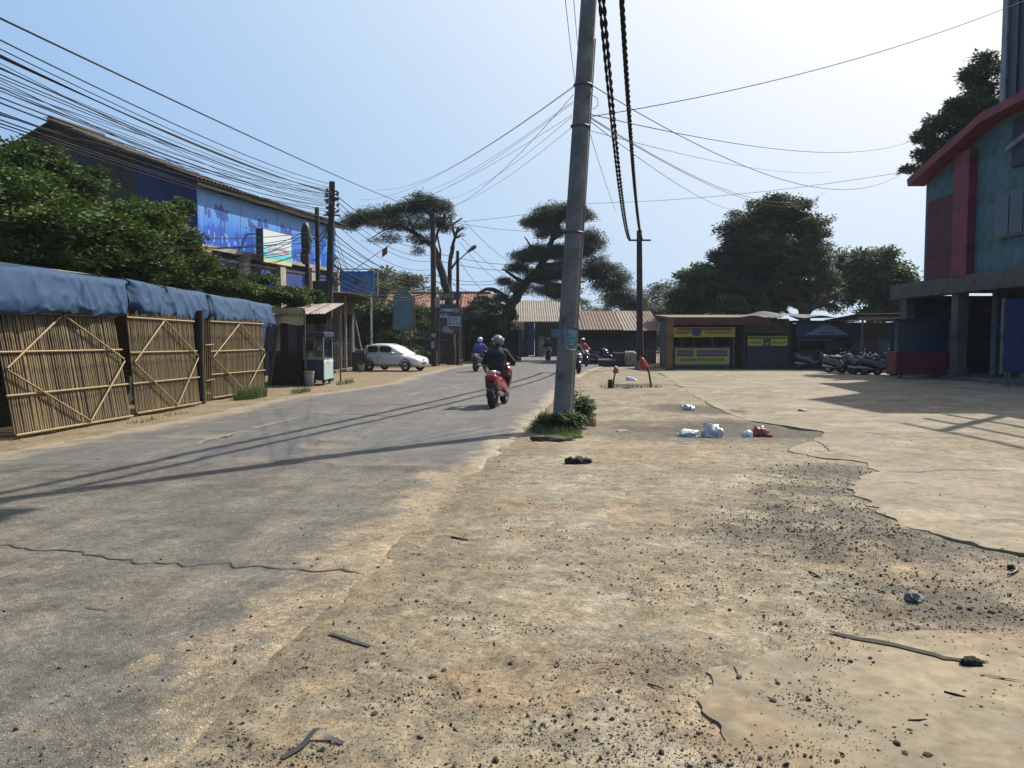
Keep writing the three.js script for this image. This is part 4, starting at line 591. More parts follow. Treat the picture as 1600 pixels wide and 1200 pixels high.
// ---------- blue building with mural, left ----------
const LA = 14.5 * Math.PI / 180;                           // the facade runs slightly towards the road
{
  const o = V(-11.5, 0, -28), t = thing('blue_building', 'blue walled building with a mural and a brown tiled gable roof', 'building', o, Y90 - LA);  // local +x runs along the facade, local +z faces the road
  const L = 10.6, D = 12, E = 7.45, RH = 9.8, navy = mat([0.025, 0.06, 0.28], 0.8, { map: streakMap }), slate = mat([0.075, 0.085, 0.095], 0.9, { map: streakMap }), white = mat([0.72, 0.7, 0.66], 0.8, { map: streakMap }), blue = mat([0.02, 0.1, 0.55], 0.6, { map: streakMap }), tileM = [[0.085, 0.06, 0.047], [0.1, 0.072, 0.058], [0.06, 0.047, 0.04]].map(c => mat(c, 0.9));
  mk('wall', box(L, E, 0.25, L / 2, E / 2, -0.125), navy, t);
  const gs = new THREE.Shape(); gs.moveTo(2.5, 0); gs.lineTo(D, 0); gs.lineTo(D, E - 0.1); gs.lineTo(D / 2, RH - 0.07); gs.lineTo(2.5, E + (RH - E) * 2.5 / 6 - 0.07);
  mk('gable_wall', new THREE.ExtrudeGeometry(gs, { depth: 0.22, bevelEnabled: false }).rotateY(Y90).translate(0, 0, -0.02), slate, t);
  const g2 = new THREE.Shape(); g2.moveTo(0.0, 0); g2.lineTo(2.5, 0); g2.lineTo(2.5, E + (RH - E) * 2.5 / 6 - 0.09); g2.lineTo(0.0, E - 0.1);
  mk('gable_corner', new THREE.ExtrudeGeometry(g2, { depth: 0.23, bevelEnabled: false }).rotateY(Y90).translate(-0.01, 0, -0.03), navy, t);
  mk('back_wall', box(L, E - 0.5, 0.2, L / 2, (E - 0.5) / 2, -D + 0.2), slate, t); mk('end_wall', box(0.2, E, D - 0.5, L - 0.1, E / 2, -D / 2), slate, t);
  // tiled roof, rows of tiles on both slopes
  const ang = Math.atan2(RH - E, D / 2), sl = Math.hypot(RH - E, D / 2) + 0.4;
  mk('roof_deck', [box(2.6, 0.06, sl, 0.9, 0, 0).rotateX(ang).translate(0, (RH + E) / 2 - 0.16, -D / 4 + 0.22), box(2.6, 0.06, sl, 0.9, 0, 0).rotateX(-ang).translate(0, (RH + E) / 2 - 0.16, -D * 0.75 - 0.22), box(L - 0.6, 0.08, 5.2, L / 2 + 1.3, 0, 0).rotateX(0.13).translate(0, E + 0.06, -2.2)], darkWood, t);
  const q = rng(12), rowN = 11, tg = [0, 1].map(s => { const g = corrugated(0.92, sl / rowN + 0.08, 0.035, 0.23); return boxUV(g, 0.9); });
  for (let i = 0; i < rowN; i++) for (let k = 0; k < 3; k++) { const m = new THREE.Mesh(tg[0], tileM[Math.floor(q() * 3)]); m.name = 'roof_tile'; m.castShadow = m.receiveShadow = true; m.rotation.x = ang - 0.03; const s = (i + 0.5) / rowN * sl - 0.02; m.position.set(-0.2 + k * 0.91 + (q() - 0.5) * 0.03, RH - Math.sin(ang) * s - 0.02 + (q() - 0.5) * 0.02, -D / 2 + Math.cos(ang) * s + 0.05); t.add(m); }
  for (let k = 2; k < 13; k++) { const m = new THREE.Mesh(tg[0], tileM[k % 3]); m.name = 'eave_tile'; m.castShadow = m.receiveShadow = true; m.rotation.x = 0.13; m.position.set(-0.2 + k * 0.91, E - 0.2 + (k % 2) * 0.02 + 0.05, 0.08); t.add(m); }
  mk('ridge_cap', tube([V(-0.4, RH + 0.02, -D / 2), V(2.2, RH + 0.02, -D / 2)], 0.13, 8), tileM[0], t);
  mk('verge_board', bar(V(-0.5, RH - 0.14, -D / 2), V(-0.5, E - 0.2, 0.3), 0.05, 0.12), darkWood, t);
  mk('fascia', box(L + 1.2, 0.18, 0.05, L / 2 + 0.2, E - 0.3, 0.34), darkWood, t);
  mk('soffit', box(L + 1.1, 0.03, 0.3, L / 2 + 0.2, E - 0.32, 0.16), darkWood, t);
  const mural = (k, W, H) => print(512, 256, (x, w, h) => {
    const g = x.createLinearGradient(0, 0, 0, h); g.addColorStop(0, '#86b8ee'); g.addColorStop(0.5, '#4592ec'); g.addColorStop(1, '#0c54d8'); x.fillStyle = g; x.fillRect(0, 0, w, h);
    const q = rng(50 + k); x.fillStyle = '#1056cc'; for (let i = 0; i < 9; i++) { const a = q() * w, b = h * (0.55 + 0.3 * q()); x.beginPath(); x.moveTo(a - 60, h); x.lineTo(a - 20, b + 20); x.lineTo(a, b); x.lineTo(a + 30, b + 30); x.lineTo(a + 80, h); x.fill(); }
    x.fillStyle = '#1048a8'; for (let i = 0; i < 2; i++) { const a = w * (0.2 + 0.6 * q()), b = h * (0.3 + 0.15 * q()); x.fillRect(a, b, 16, h - b); for (let k = 0; k < 14; k++) { x.beginPath(); x.ellipse(a + (q() - 0.5) * 130, b + (q() - 0.4) * 50, 12 + 22 * q(), 6 + 8 * q(), q(), 0, 7); x.fill(); } } x.fillStyle = 'rgba(210,222,240,0.25)'; for (let i = 0; i < 30; i++) x.fillRect(q() * w, q() * h * 0.6, 2 + 5 * q(), 40 + 90 * q()); x.fillStyle = '#3b5f9c'; x.fillRect(w - 3, 0, 3, h);
    x.fillStyle = '#7fb0f5'; for (let i = 0; i < 14; i++) x.fillRect(q() * w, h * (0.72 + 0.25 * q()), 8 + 26 * q(), 10 + 26 * q());
    x.fillStyle = '#2b4f9c'; for (let i = 0; i < 2; i++) x.fillRect(w * (0.1 + 0.7 * q()), h * (0.26 + 0.1 * q()), 30, 40);
  }, 0.55);
  for (let i = 0; i < 4; i++) mk('mural_panel', panelGeo(L / 4 - 0.02, 2.0, 0.03, L / 8 + i * L / 4, 6.05, 0.02), mural(i), t);
  mk('ledge', box(L + 0.1, 0.16, 0.3, L / 2, 4.92, 0.1), white, t);
  for (const x of [0.1, 2.65, 5.3, 7.95, L - 0.1]) { const p = mk('column', box(0.42, 4.8, 0.3, x, 2.4, 0.14), white, t); mk('capital', box(0.5, 0.12, 0.36, x, 4.76, 0.15), white, p); }
  for (let i = 0; i < 4; i++) { const x0 = i * 2.62 + 0.5; mk('lower_panel', box(2.0, 1.5, 0.04, x0 + 0.95, 3.75, 0.03), blue, t); mk('panel_frame', [box(2.16, 0.1, 0.08, x0 + 0.95, 4.56, 0.04), box(2.16, 0.1, 0.08, x0 + 0.95, 2.94, 0.04), box(0.08, 1.6, 0.08, x0 - 0.1, 3.75, 0.04), box(0.08, 1.6, 0.08, x0 + 2.0, 3.75, 0.04)], white, t); }
  const s = thing('hanging_sign', 'bright blue and white lightbox sign hanging on the mural wall', 'sign', V(at(434, 388, 31.5).x, at(434, 388, 31.5).y - 0.7, -31.5), Y90 - LA);
  mk('case', box(2.14, 1.34, 0.3, 0, 0.7, -0.16), plain([0.05, 0.05, 0.06]), s);
  mk('face', panelGeo(2.1, 1.3, 0.02, 0, 0.7, 0), print(192, 208, (x, w, h) => { const g = x.createLinearGradient(0, 0, 0, h); g.addColorStop(0, '#e4ecf4'); g.addColorStop(0.35, '#f0fbff'); g.addColorStop(0.8, '#62d8f4'); g.addColorStop(0.86, '#8fd6c8'); g.addColorStop(0.9, '#e6e2a8'); x.fillStyle = g; x.fillRect(0, 0, w, h); x.strokeStyle = '#e2566a'; x.lineWidth = 6; x.beginPath(); for (let k = 0; k < 9; k++) { x.moveTo(76 + k * 10, 100 + (k % 3) * 9); x.lineTo(84 + k * 10, 128 - (k % 2) * 14); x.lineTo(92 + k * 10, 108); } x.stroke(); x.fillStyle = '#bfe9f2'; x.beginPath(); x.ellipse(90, 130, 60, 16, 0, 0, 7); x.fill(); x.strokeStyle = '#e2566a'; x.stroke(); }, 0.4), s);
  mk('bracket', [box(0.05, 0.05, 0.9, -0.8, 1.2, -0.7), box(0.05, 0.05, 0.9, -0.8, 0.3, -0.7), box(0.05, 0.05, 0.9, 0.8, 0.3, -0.7)], plain([0.1, 0.1, 0.1]), s);
}
// ---------- utility poles and street furniture, left ----------
const poleDark = mat([0.05, 0.047, 0.045], 0.9, { map: streakMap, tile: 1 }), concreteM = mat([0.25, 0.245, 0.24], 0.9, { tile: 0.9, bump: 0.006 }), steelM = mat([0.16, 0.16, 0.165], 0.55, { metalness: 0.3 }), blackM = plain([0.012, 0.012, 0.014], 0.6);
function pole(name, label, base, top, r0, r1, m, extra) { const t = thing(name, label, 'utility pole', base); mk('shaft', tube([V(0, -0.2, 0), top.clone().sub(base).multiplyScalar(0.5), top.clone().sub(base)], [r0, (r0 + r1) / 2, r1], 14), m, t); extra && extra(t, p => p.clone().sub(base)); return t; }
{
  const d = 28.5, tp = at(519, 284, d), bs = V(at(511, 500, d).x - 0.02, 0, -d);
  pole('utility_pole', 'tall dark utility pole with tangled cable clamps beside the tin kiosk', bs, tp, 0.15, 0.11, poleDark, (t, w) => {
    for (let k = 0; k < 9; k++) { const y = tp.y - 0.35 - k * 0.11; mk('clamp', [box(0.42 + 0.1 * (k % 3), 0.05, 0.07, tp.x - bs.x - 0.02, y, 0.02, 0, k * 0.4), new THREE.CylinderGeometry(0.05, 0.05, 0.1, 8).translate(tp.x - bs.x + (k % 2 ? 0.2 : -0.2), y + 0.05, 0)], steelM, t); }
    mk('cross_arm', [bar(w(at(507, 313, d)), w(at(530, 311, d)), 0.08, 0.08)], steelM, t);
    mk('cable_coil', [0, 1, 2].map(k => new THREE.TorusGeometry(0.42 + k * 0.05, 0.03, 6, 20).scale(0.35, 1, 1).translate(w(at(524, 420, d)).x + 0.05, w(at(524, 420, d)).y - k * 0.06, 0.02 * k)), blackM, t);
    mk('meter_box', rbox(0.62, 0.75, 0.3, w(at(503, 455, d)).x, w(at(503, 455, d)).y, 0.05, 0.03), mat([0.03, 0.03, 0.032], 0.6), t);
  });
  const d2 = 29.5, t2 = at(495, 325, d2);
  pole('utility_pole', 'thin dark pole standing just left of the tall dark pole', V(t2.x, 0, -d2), t2, 0.1, 0.08, poleDark, (t, w) => { mk('insulator', [0, 1].map(k => new THREE.CylinderGeometry(0.09, 0.06, 0.14, 10).translate(w(t2).x, w(t2).y - 0.05 - k * 0.2, 0)), blackM, t); });
  const d3 = 30, t3 = at(479, 348, d3);
  pole('utility_pole', 'crooked pole with a drum shaped junction case in front of the mural', V(t3.x, 0, -d3), t3, 0.1, 0.08, poleDark, (t, w) => { mk('junction_case', loft([[-0.25, 0, 0.14, 0.55, 2.2], [0.1, 0, 0.2, 0.7, 2.4], [0.25, 0, 0.14, 0.55, 2.2]]).translate(w(at(479, 375, d3)).x, w(at(479, 375, d3)).y, 0), blackM, t); mk('splice', loft([[-0.12, 0, 0.16, 0.3, 2.2], [0.12, 0, 0.16, 0.3, 2.2]]).translate(w(at(478, 402, d3)).x, w(at(478, 402, d3)).y, 0.1), mat([0.16, 0.13, 0.08]), t); });
  const d4 = 43, t4 = at(676, 332, d4);
  pole('utility_pole', 'tall brown pole against the trunk of the flat topped rain tree', V(t4.x + 0.05, 0, -d4), t4, 0.18, 0.14, mat([0.075, 0.06, 0.055], 0.9, { map: streakMap, tile: 1 }), (t, w) => { mk('cross_arm', bar(w(at(676, 343, d4)), w(at(695, 346, d4)), 0.07, 0.07), steelM, t); mk('insulator', new THREE.CylinderGeometry(0.1, 0.1, 0.42, 8).translate(...w(at(695, 341, d4)).toArray()), blackM, t); for (const [a, b, x, y, z] of [[0.2, 0.55, 683, 472, 0.2], [0.24, 0.22, 678, 524, 0.22], [0.18, 0.4, 677, 539, 0.21]]) mk('notice', box(a, b, 0.02, w(at(x, y, d4)).x, w(at(x, y, d4)).y, z), mat([0.45, 0.44, 0.44], 0.7), t); });
  const d5 = 45, t5 = at(715, 392, d5);
  const lp = thing('street_lamp', 'street lamp with a single angled arm above the roadside signboard', 'street lamp', V(t5.x, 0, -d5)), w5 = p => p.clone().sub(lp.position);
  mk('column', tube([V(0, -0.1, 0), w5(t5)], [0.12, 0.09], 10), poleDark, lp); mk('arm', tube([w5(at(715, 408, d5)), w5(at(726, 398, d5)), w5(at(733, 392, d5))], 0.035, 7), steelM, lp);
  mk('lantern', loft([[-0.32, 0, 0.05, 0.05], [-0.15, 0, 0.12, 0.09], [0.15, 0, 0.16, 0.12], [0.32, 0, 0.1, 0.08]], 14).rotateY(Y90).rotateZ(0.62).translate(...w5(at(737, 389, d5)).toArray()), steelM, lp);
}
{ // red flag on a slanting pole
  const d = 37.5, a = at(550, 424, d), b = at(618, 376, d - 1), t = thing('red_flag', 'small red flag on a slanting pole above the blue billboard', 'flag', V(a.x, a.y, a.z)), w = p => p.clone().sub(t.position);
  mk('staff', beam(V(0, 0, 0), w(b), 0.018, 0.012, 6), steelM, t);
  const A = w(at(606, 384, d - 0.8)), B = w(at(597, 391, d - 0.75)), C = w(at(597, 403, d - 0.7));
  mk('cloth', grid(8, 8, (i, j) => { const s = i / 7, v = j / 7, top = A.clone().lerp(B, s), bot = w(at(605, 396, d - 0.8)).lerp(C, s); const p = top.lerp(bot, v); return [p.x, p.y, p.z + 0.05 * Math.sin(s * 5 + v * 4)]; }), mat([0.36, 0.05, 0.06], 0.8, { side: THREE.DoubleSide, bump: 0 }), t);
}
{ // signs by the house
  const p = at(630, 484, 45), o = V(p.x, 0, p.z), t = thing('round_topped_sign', 'faded turquoise round topped sign standing before the red roofed house', 'sign', o), w = 30 / F * 45, h = 62 / F * 45, sh = new THREE.Shape(); sh.moveTo(-w / 2, 0); sh.lineTo(w / 2, 0); sh.lineTo(w / 2, h - w / 2); sh.absarc(0, h - w / 2, w / 2, 0, Math.PI); sh.lineTo(-w / 2, 0);
  mk('board', new THREE.ExtrudeGeometry(sh, { depth: 0.12, bevelEnabled: true, bevelSize: 0.02, bevelThickness: 0.02, bevelSegments: 1 }).translate(0, p.y - h / 2, 0), mat([0.2, 0.42, 0.52], 0.7, { map: streakMap, tile: 2 }), t);
  for (const x of [-0.4, 0.4]) mk('leg', beam(V(x, 0, -0.06), V(x, p.y, -0.06), 0.05, 0.05, 8), rustTin, t);
  mk('trim', box(0.08, h * 0.85, 0.1, w / 2 + 0.08, p.y - h * 0.08, 0.02), mat([0.25, 0.12, 0.09]), t);
  const d = 43.5, c = at(703, 489, d), sw = 31 / F * d, s = thing('advert_signboard', 'roadside advert signboard lettered FUTA with a phone number strip', 'signboard', V(c.x, 0, -d));
  const W = (x, y) => at(x, y, d).sub(s.position), up = W(703, 463), ad = W(703, 490), low = W(703, 515);
  mk('header', panelGeo(sw, 12 / F * d, 0.06, up.x, up.y, 0), print(256, 96, (x, w, h) => { x.fillStyle = '#1f2b33'; x.fillRect(0, 0, w, h); x.fillStyle = '#a9b07a'; x.font = 'bold 74px sans-serif'; x.fillText('FUTA', 6, 68); x.fillStyle = '#1b2a63'; x.fillRect(176, 6, 74, 44); x.fillStyle = '#5c6d78'; for (let k = 0; k < 12; k++) x.fillRect(6 + k * 20, 80, 13, 8); }), s);
  mk('picture', panelGeo(sw, 34 / F * d, 0.06, ad.x, ad.y - 0.08, 0), print(256, 288, (x, w, h) => { x.fillStyle = '#2c3c4d'; x.fillRect(0, 0, w, h); x.fillStyle = '#9fb2c0'; x.fillRect(0, 60, w, 40); x.fillRect(0, 120, 110, 60); x.fillStyle = '#41586e'; for (let k = 0; k < 12; k++) { x.beginPath(); x.ellipse((k * 71) % w, 60 + (k * 47) % 150, 34, 10, 0.3 * k, 0, 7); x.fill(); } x.fillStyle = '#b07a70'; x.beginPath(); x.ellipse(205, 95, 38, 18, 0, 0, 7); x.fill(); x.fillStyle = '#a9c6d2'; x.fillRect(96, 160, w - 96, 128); x.strokeStyle = '#34546a'; x.lineWidth = 8; x.strokeRect(112, 172, 110, 52); x.fillStyle = '#7fa0b0'; x.fillRect(120, 182, 94, 34); x.fillStyle = '#22384c'; for (let k = 0; k < 11; k++) if (k !== 4 && k !== 7) x.fillRect(104 + k * 13.4, 242, 9, 32); }), s);
  mk('lower_picture', panelGeo(sw * 0.94, 14 / F * d, 0.05, low.x, low.y, -0.02), print(192, 96, (x, w, h) => { x.fillStyle = '#3d2c29'; x.fillRect(0, 0, w, h); x.fillStyle = '#8f8f96'; x.beginPath(); x.ellipse(58, 48, 44, 34, 0.3, 0, 7); x.fill(); x.fillStyle = '#8a3a30'; x.fillRect(112, 26, 60, 34); x.fillStyle = '#a09064'; x.beginPath(); x.ellipse(112, 68, 20, 22, 0, 0, 7); x.fill(); }), s);
  for (const k of [-1, 1]) mk('post', box(0.07, up.y + 0.3, 0.07, up.x + k * (sw / 2 + 0.06), (up.y + 0.3) / 2, -0.04), steelM, s);
}
// red tiled house
{
  const d = 58, a = at(598, 480, d), b = at(765, 480, d), o = V((a.x + b.x) / 2, 0, -d), W = b.x - a.x, t = thing('tiled_house', 'low house with a weathered red tiled roof', 'house', o), ey = a.y, ry = at(680, 458, d + 3).y;
  mk('wall', [box(W - 0.6, ey, 0.2, 0, ey / 2, -0.4), box(0.2, ey, 5.6, -W / 2 + 0.5, ey / 2, -3.2), box(0.2, ey, 5.6, W / 2 - 0.5, ey / 2, -3.2)], mat([0.085, 0.08, 0.078], 0.9), t);
  const sl = Math.hypot(3.4, ry - ey), ang = Math.atan2(ry - ey, 3.4), ms = [[0.42, 0.17, 0.105], [0.36, 0.15, 0.1], [0.47, 0.22, 0.14], [0.3, 0.13, 0.09]].map(c => mat(c, 0.85)), g = boxUV(corrugated(0.66, sl / 7 + 0.1, 0.03, 0.22), 0.8), q = rng(3);
  for (let i = 0; i < 7; i++) for (let k = 0; k < Math.round(W / 0.65); k++) { const m = new THREE.Mesh(g, ms[Math.floor(q() * 4)]); m.name = 'roof_tile'; m.castShadow = m.receiveShadow = true; m.rotation.x = ang - 0.03; const s = (i + 0.5) / 7 * sl; m.position.set(-W / 2 + 0.33 + k * 0.65, ry - Math.sin(ang) * s + (q() - 0.5) * 0.04, -3.2 + Math.cos(ang) * s); t.add(m); }
  mk('roof_back', box(W, 0.1, sl, 0, 0, 0).rotateX(-ang).translate(0, (ry + ey) / 2 - 0.08, -4.9), ms[3], t); mk('ridge_cap', tube([V(-W / 2, ry + 0.05, -3.2), V(W / 2, ry + 0.05, -3.2)], 0.12, 8), ms[2], t); mk('fascia', box(W, 0.16, 0.05, 0, ey - 0.1, 0.3), darkWood, t);
  for (const x of [-2.5, 0.5, 3]) { const f = mk('window', box(1.1, 1.2, 0.06, x, 1.7, -0.28), mat([0.2, 0.2, 0.2]), t); mk('pane', box(0.95, 1.05, 0.03, x, 1.7, -0.24), plain([0.01, 0.012, 0.015], 0.15), f); }
  const fs = thing('roadside_wall', 'low dark boundary wall behind the silver car', 'wall', V(-6.2, 0, -47.5)); mk('wall', box(5.5, 1.5, 0.2, 0, 0.75, 0), mat([0.09, 0.085, 0.08], 0.95), fs); mk('coping', box(5.6, 0.1, 0.3, 0, 1.53, 0), mat([0.22, 0.2, 0.19], 0.95), fs);
}
// far shops at the bend
{
  const d = 68, o = V(at(838, 540, d).x, 0, -d), t = thing('far_shop', 'far shop at the bend with a sunlit tin roof and a tall blue door', 'shop', o), w = (x, y, dd = d) => at(x, y, dd).sub(o), dk = mat([0.1, 0.09, 0.08], 0.9);
  const e = w(838, 502).y, x0 = w(770, 502).x, x1 = w(905, 502).x;
  mk('wall', [box(w(826, 0).x - x0, e, 0.2, (w(826, 0).x + x0) / 2, e / 2, -0.8), box(x1 - w(837, 0).x, e, 0.2, (x1 + w(837, 0).x) / 2, e / 2, -0.8), box(0.2, e, 5, x0, e / 2, -3.3), box(0.2, e, 5, x1, e / 2, -3.3)], dk, t);
  for (let i = 0; i < 8; i++) { const rw = (x1 - x0 + 0.6) / 8; mk('roof_sheet', corrugated(rw + 0.05, 6.2, 0.03, 0.2).rotateX(0.36).translate(x0 + rw * (i + 0.5) - 0.3, e + 1.0 + (i % 2) * 0.015, -1.6), i > 4 ? mat([0.24, 0.21, 0.18], 0.7, { map: streakMap }) : mat([0.3, 0.275, 0.24], 0.75, { map: streakMap, tile: 2 }), t); }
  mk('awning', box(x1 - x0, 0.1, 1.6, (x0 + x1) / 2, e - 0.1, 0.6), rustTin, t);
  mk('door', box(w(836, 0).x - w(825, 0).x, e - 0.2, 0.1, (w(836, 0).x + w(825, 0).x) / 2, e / 2, -0.5), mat([0.02, 0.14, 0.5], 0.5), t);
  mk('post', box(0.12, e, 0.12, w(817, 0).x, e / 2, 0.9), mat([0.3, 0.42, 0.55], 0.5), t); mk('sign_board', box(1.0, 1.4, 0.1, w(808, 0).x, e - 1.2, 0.7), mat([0.03, 0.035, 0.06]), t); mk('wall_box', box(0.5, 1.8, 0.4, w(847, 0).x, 0.9, 0.2), mat([0.42, 0.38, 0.32], 0.8), t); mk('crate', box(1.5, 1.7, 0.9, w(807, 0).x, 0.85, 0.6), mat([0.04, 0.04, 0.04]), t);
  const s = thing('tin_lean_to', 'dark lean to hut with curled roof edge under the dense tree', 'hut', V(-1.4, 0, -54)); mk('wall', [box(4, 2.2, 0.1, 0, 1.1, -1.2), box(0.1, 2.2, 2, -2, 1.1, -0.2), box(0.1, 2.2, 2, 2, 1.1, -0.2)], dk, s); for (let i = 0; i < 4; i++) mk('roof_sheet', corrugated(1.15, 3, 0.02, 0.15).rotateX(0.2).translate(-1.7 + i * 1.13, 2.5 + (i % 2) * 0.012, 0), rustTin, s); mk('counter', box(3.2, 0.9, 0.6, 0, 0.45, 0.5), dk, s); for (const x of [-1.9, 1.9]) mk('post', beam(V(x, 0, 1.3), V(x, 2.25, 1.3), 0.05), rawWood, s);
}

// ---------- concrete pole in the middle ----------
const mid0 = V(gp(876, 672).x, 0, gp(876, 672).z), midD = -mid0.z, midTop = V(mid0.x + 0.62, 10.2, mid0.z + 0.1);
pole('concrete_pole', 'leaning grey concrete utility pole with weeds at its foot', mid0, midTop, 0.162, 0.114, concreteM, (t, w) => {
  const along = k => V(0.62 * k, 10.2 * k, 0.1 * k), band = (y, r) => mk('band', new THREE.TorusGeometry(r, 0.018, 6, 20).rotateX(Y90).rotateZ(-0.06).translate(...along(y / 10.2).toArray()), steelM, t);
  band(3.25, 0.156); band(4.95, 0.148); band(5.6, 0.145); band(9.4, 0.125);
  mk('conduit', tube([0.02, 0.1, 0.2, 0.3, 0.4, 0.5, 0.62].map(k => along(k).add(V(0.162 - 0.048 * k + 0.012, 0, 0.03))), 0.012, 6), mat([0.45, 0.44, 0.42], 0.6), t);
  mk('bracket', [box(1.5, 0.08, 0.08, along(0.9).x + 0.1, along(0.9).y, 0.2)], steelM, t);
  mk('hook', tube([0, 1, 2, 3, 4, 5, 6].map(k => along(0.53).add(V(0.16 + 0.1 * Math.sin(k), 0.12 * Math.cos(k) - 0.08, 0.02 * k))), 0.006, 5), blackM, t);
});
{ // poster tied to the pole
  const p = at(890, 530, midD - 0.26), t = thing('tied_poster', 'torn teal poster tied to the concrete pole', 'poster', p, 0.1), k = (midD - 0.26) / F, pts = [[-10, 18], [12, 15], [9, -12], [-4, -14]].map(([x, y]) => V(x * k, y * k, 0));
  const m = print(128, 160, (x, w, h) => { x.fillStyle = '#2f6f80'; x.fillRect(0, 0, w, h); x.fillStyle = '#7c8b90'; x.fillRect(36, 12, 90, 50); x.fillStyle = '#3f8ea6'; x.fillRect(0, 62, w, 54); x.fillStyle = '#19544f'; x.fillRect(30, 74, 84, 14); x.fillStyle = '#8fb4b8'; for (let q = 0; q < 7; q++) x.fillRect(24 + q * 13, 122, 8, 18); for (let q = 0; q < 5; q++) x.fillRect(20, 66 + q * 11, 60 + (q * 37) % 40, 3); x.fillStyle = '#4d8ea0'; for (let q = 0; q < 6; q++) x.fillRect(6 + q * 6, 14, 3, 40); }, 0.5); m.side = THREE.DoubleSide;
  mk('sheet', grid(10, 10, (i, j) => { const s = i / 9, v = j / 9, q = pts[0].clone().lerp(pts[1], s).lerp(pts[3].clone().lerp(pts[2], s), v); return [q.x, q.y, 0.02 + 0.02 * Math.sin(s * 4) + 0.015 * Math.sin(v * 5), 1, 1, 1, s, 1 - v]; }), m, t);
  mk('top_batten', bar(pts[0].clone().add(V(-0.02, 0.01, 0.01)), pts[1].clone().add(V(0.02, 0.01, 0.01)), 0.025, 0.025), mat([0.1, 0.16, 0.13]), t);
  mk('frayed_edge', tube([pts[0].clone().add(V(0.01, 0, 0.04)), V(-7 * k, 0, 0.05), pts[3].clone().add(V(-0.01, 0, 0.05)), V(2 * k, -17 * k, 0.05), V(10 * k, -16.5 * k, 0.04)], [0.006, 0.012, 0.016, 0.014, 0.008], 6), mat([0.55, 0.55, 0.53], 0.7), t);
}
// second pole further on, carrying the twisted cables
const farP = V(gp(1000, 578).x, 0, gp(1000, 578).z), farTop = V(farP.x - 0.1, 6.9, farP.z);
pole('utility_pole', 'dark pole beside the orange railing, where the twisted cables end', farP, farTop, 0.18, 0.13, poleDark, (t, w) => { mk('cross_arm', box(1.1, 0.08, 0.08, -0.1, 6.4, 0.14), steelM, t); mk('base_collar', new THREE.CylinderGeometry(0.24, 0.3, 0.5, 10).translate(0, 0.2, 0), concreteM, t); });

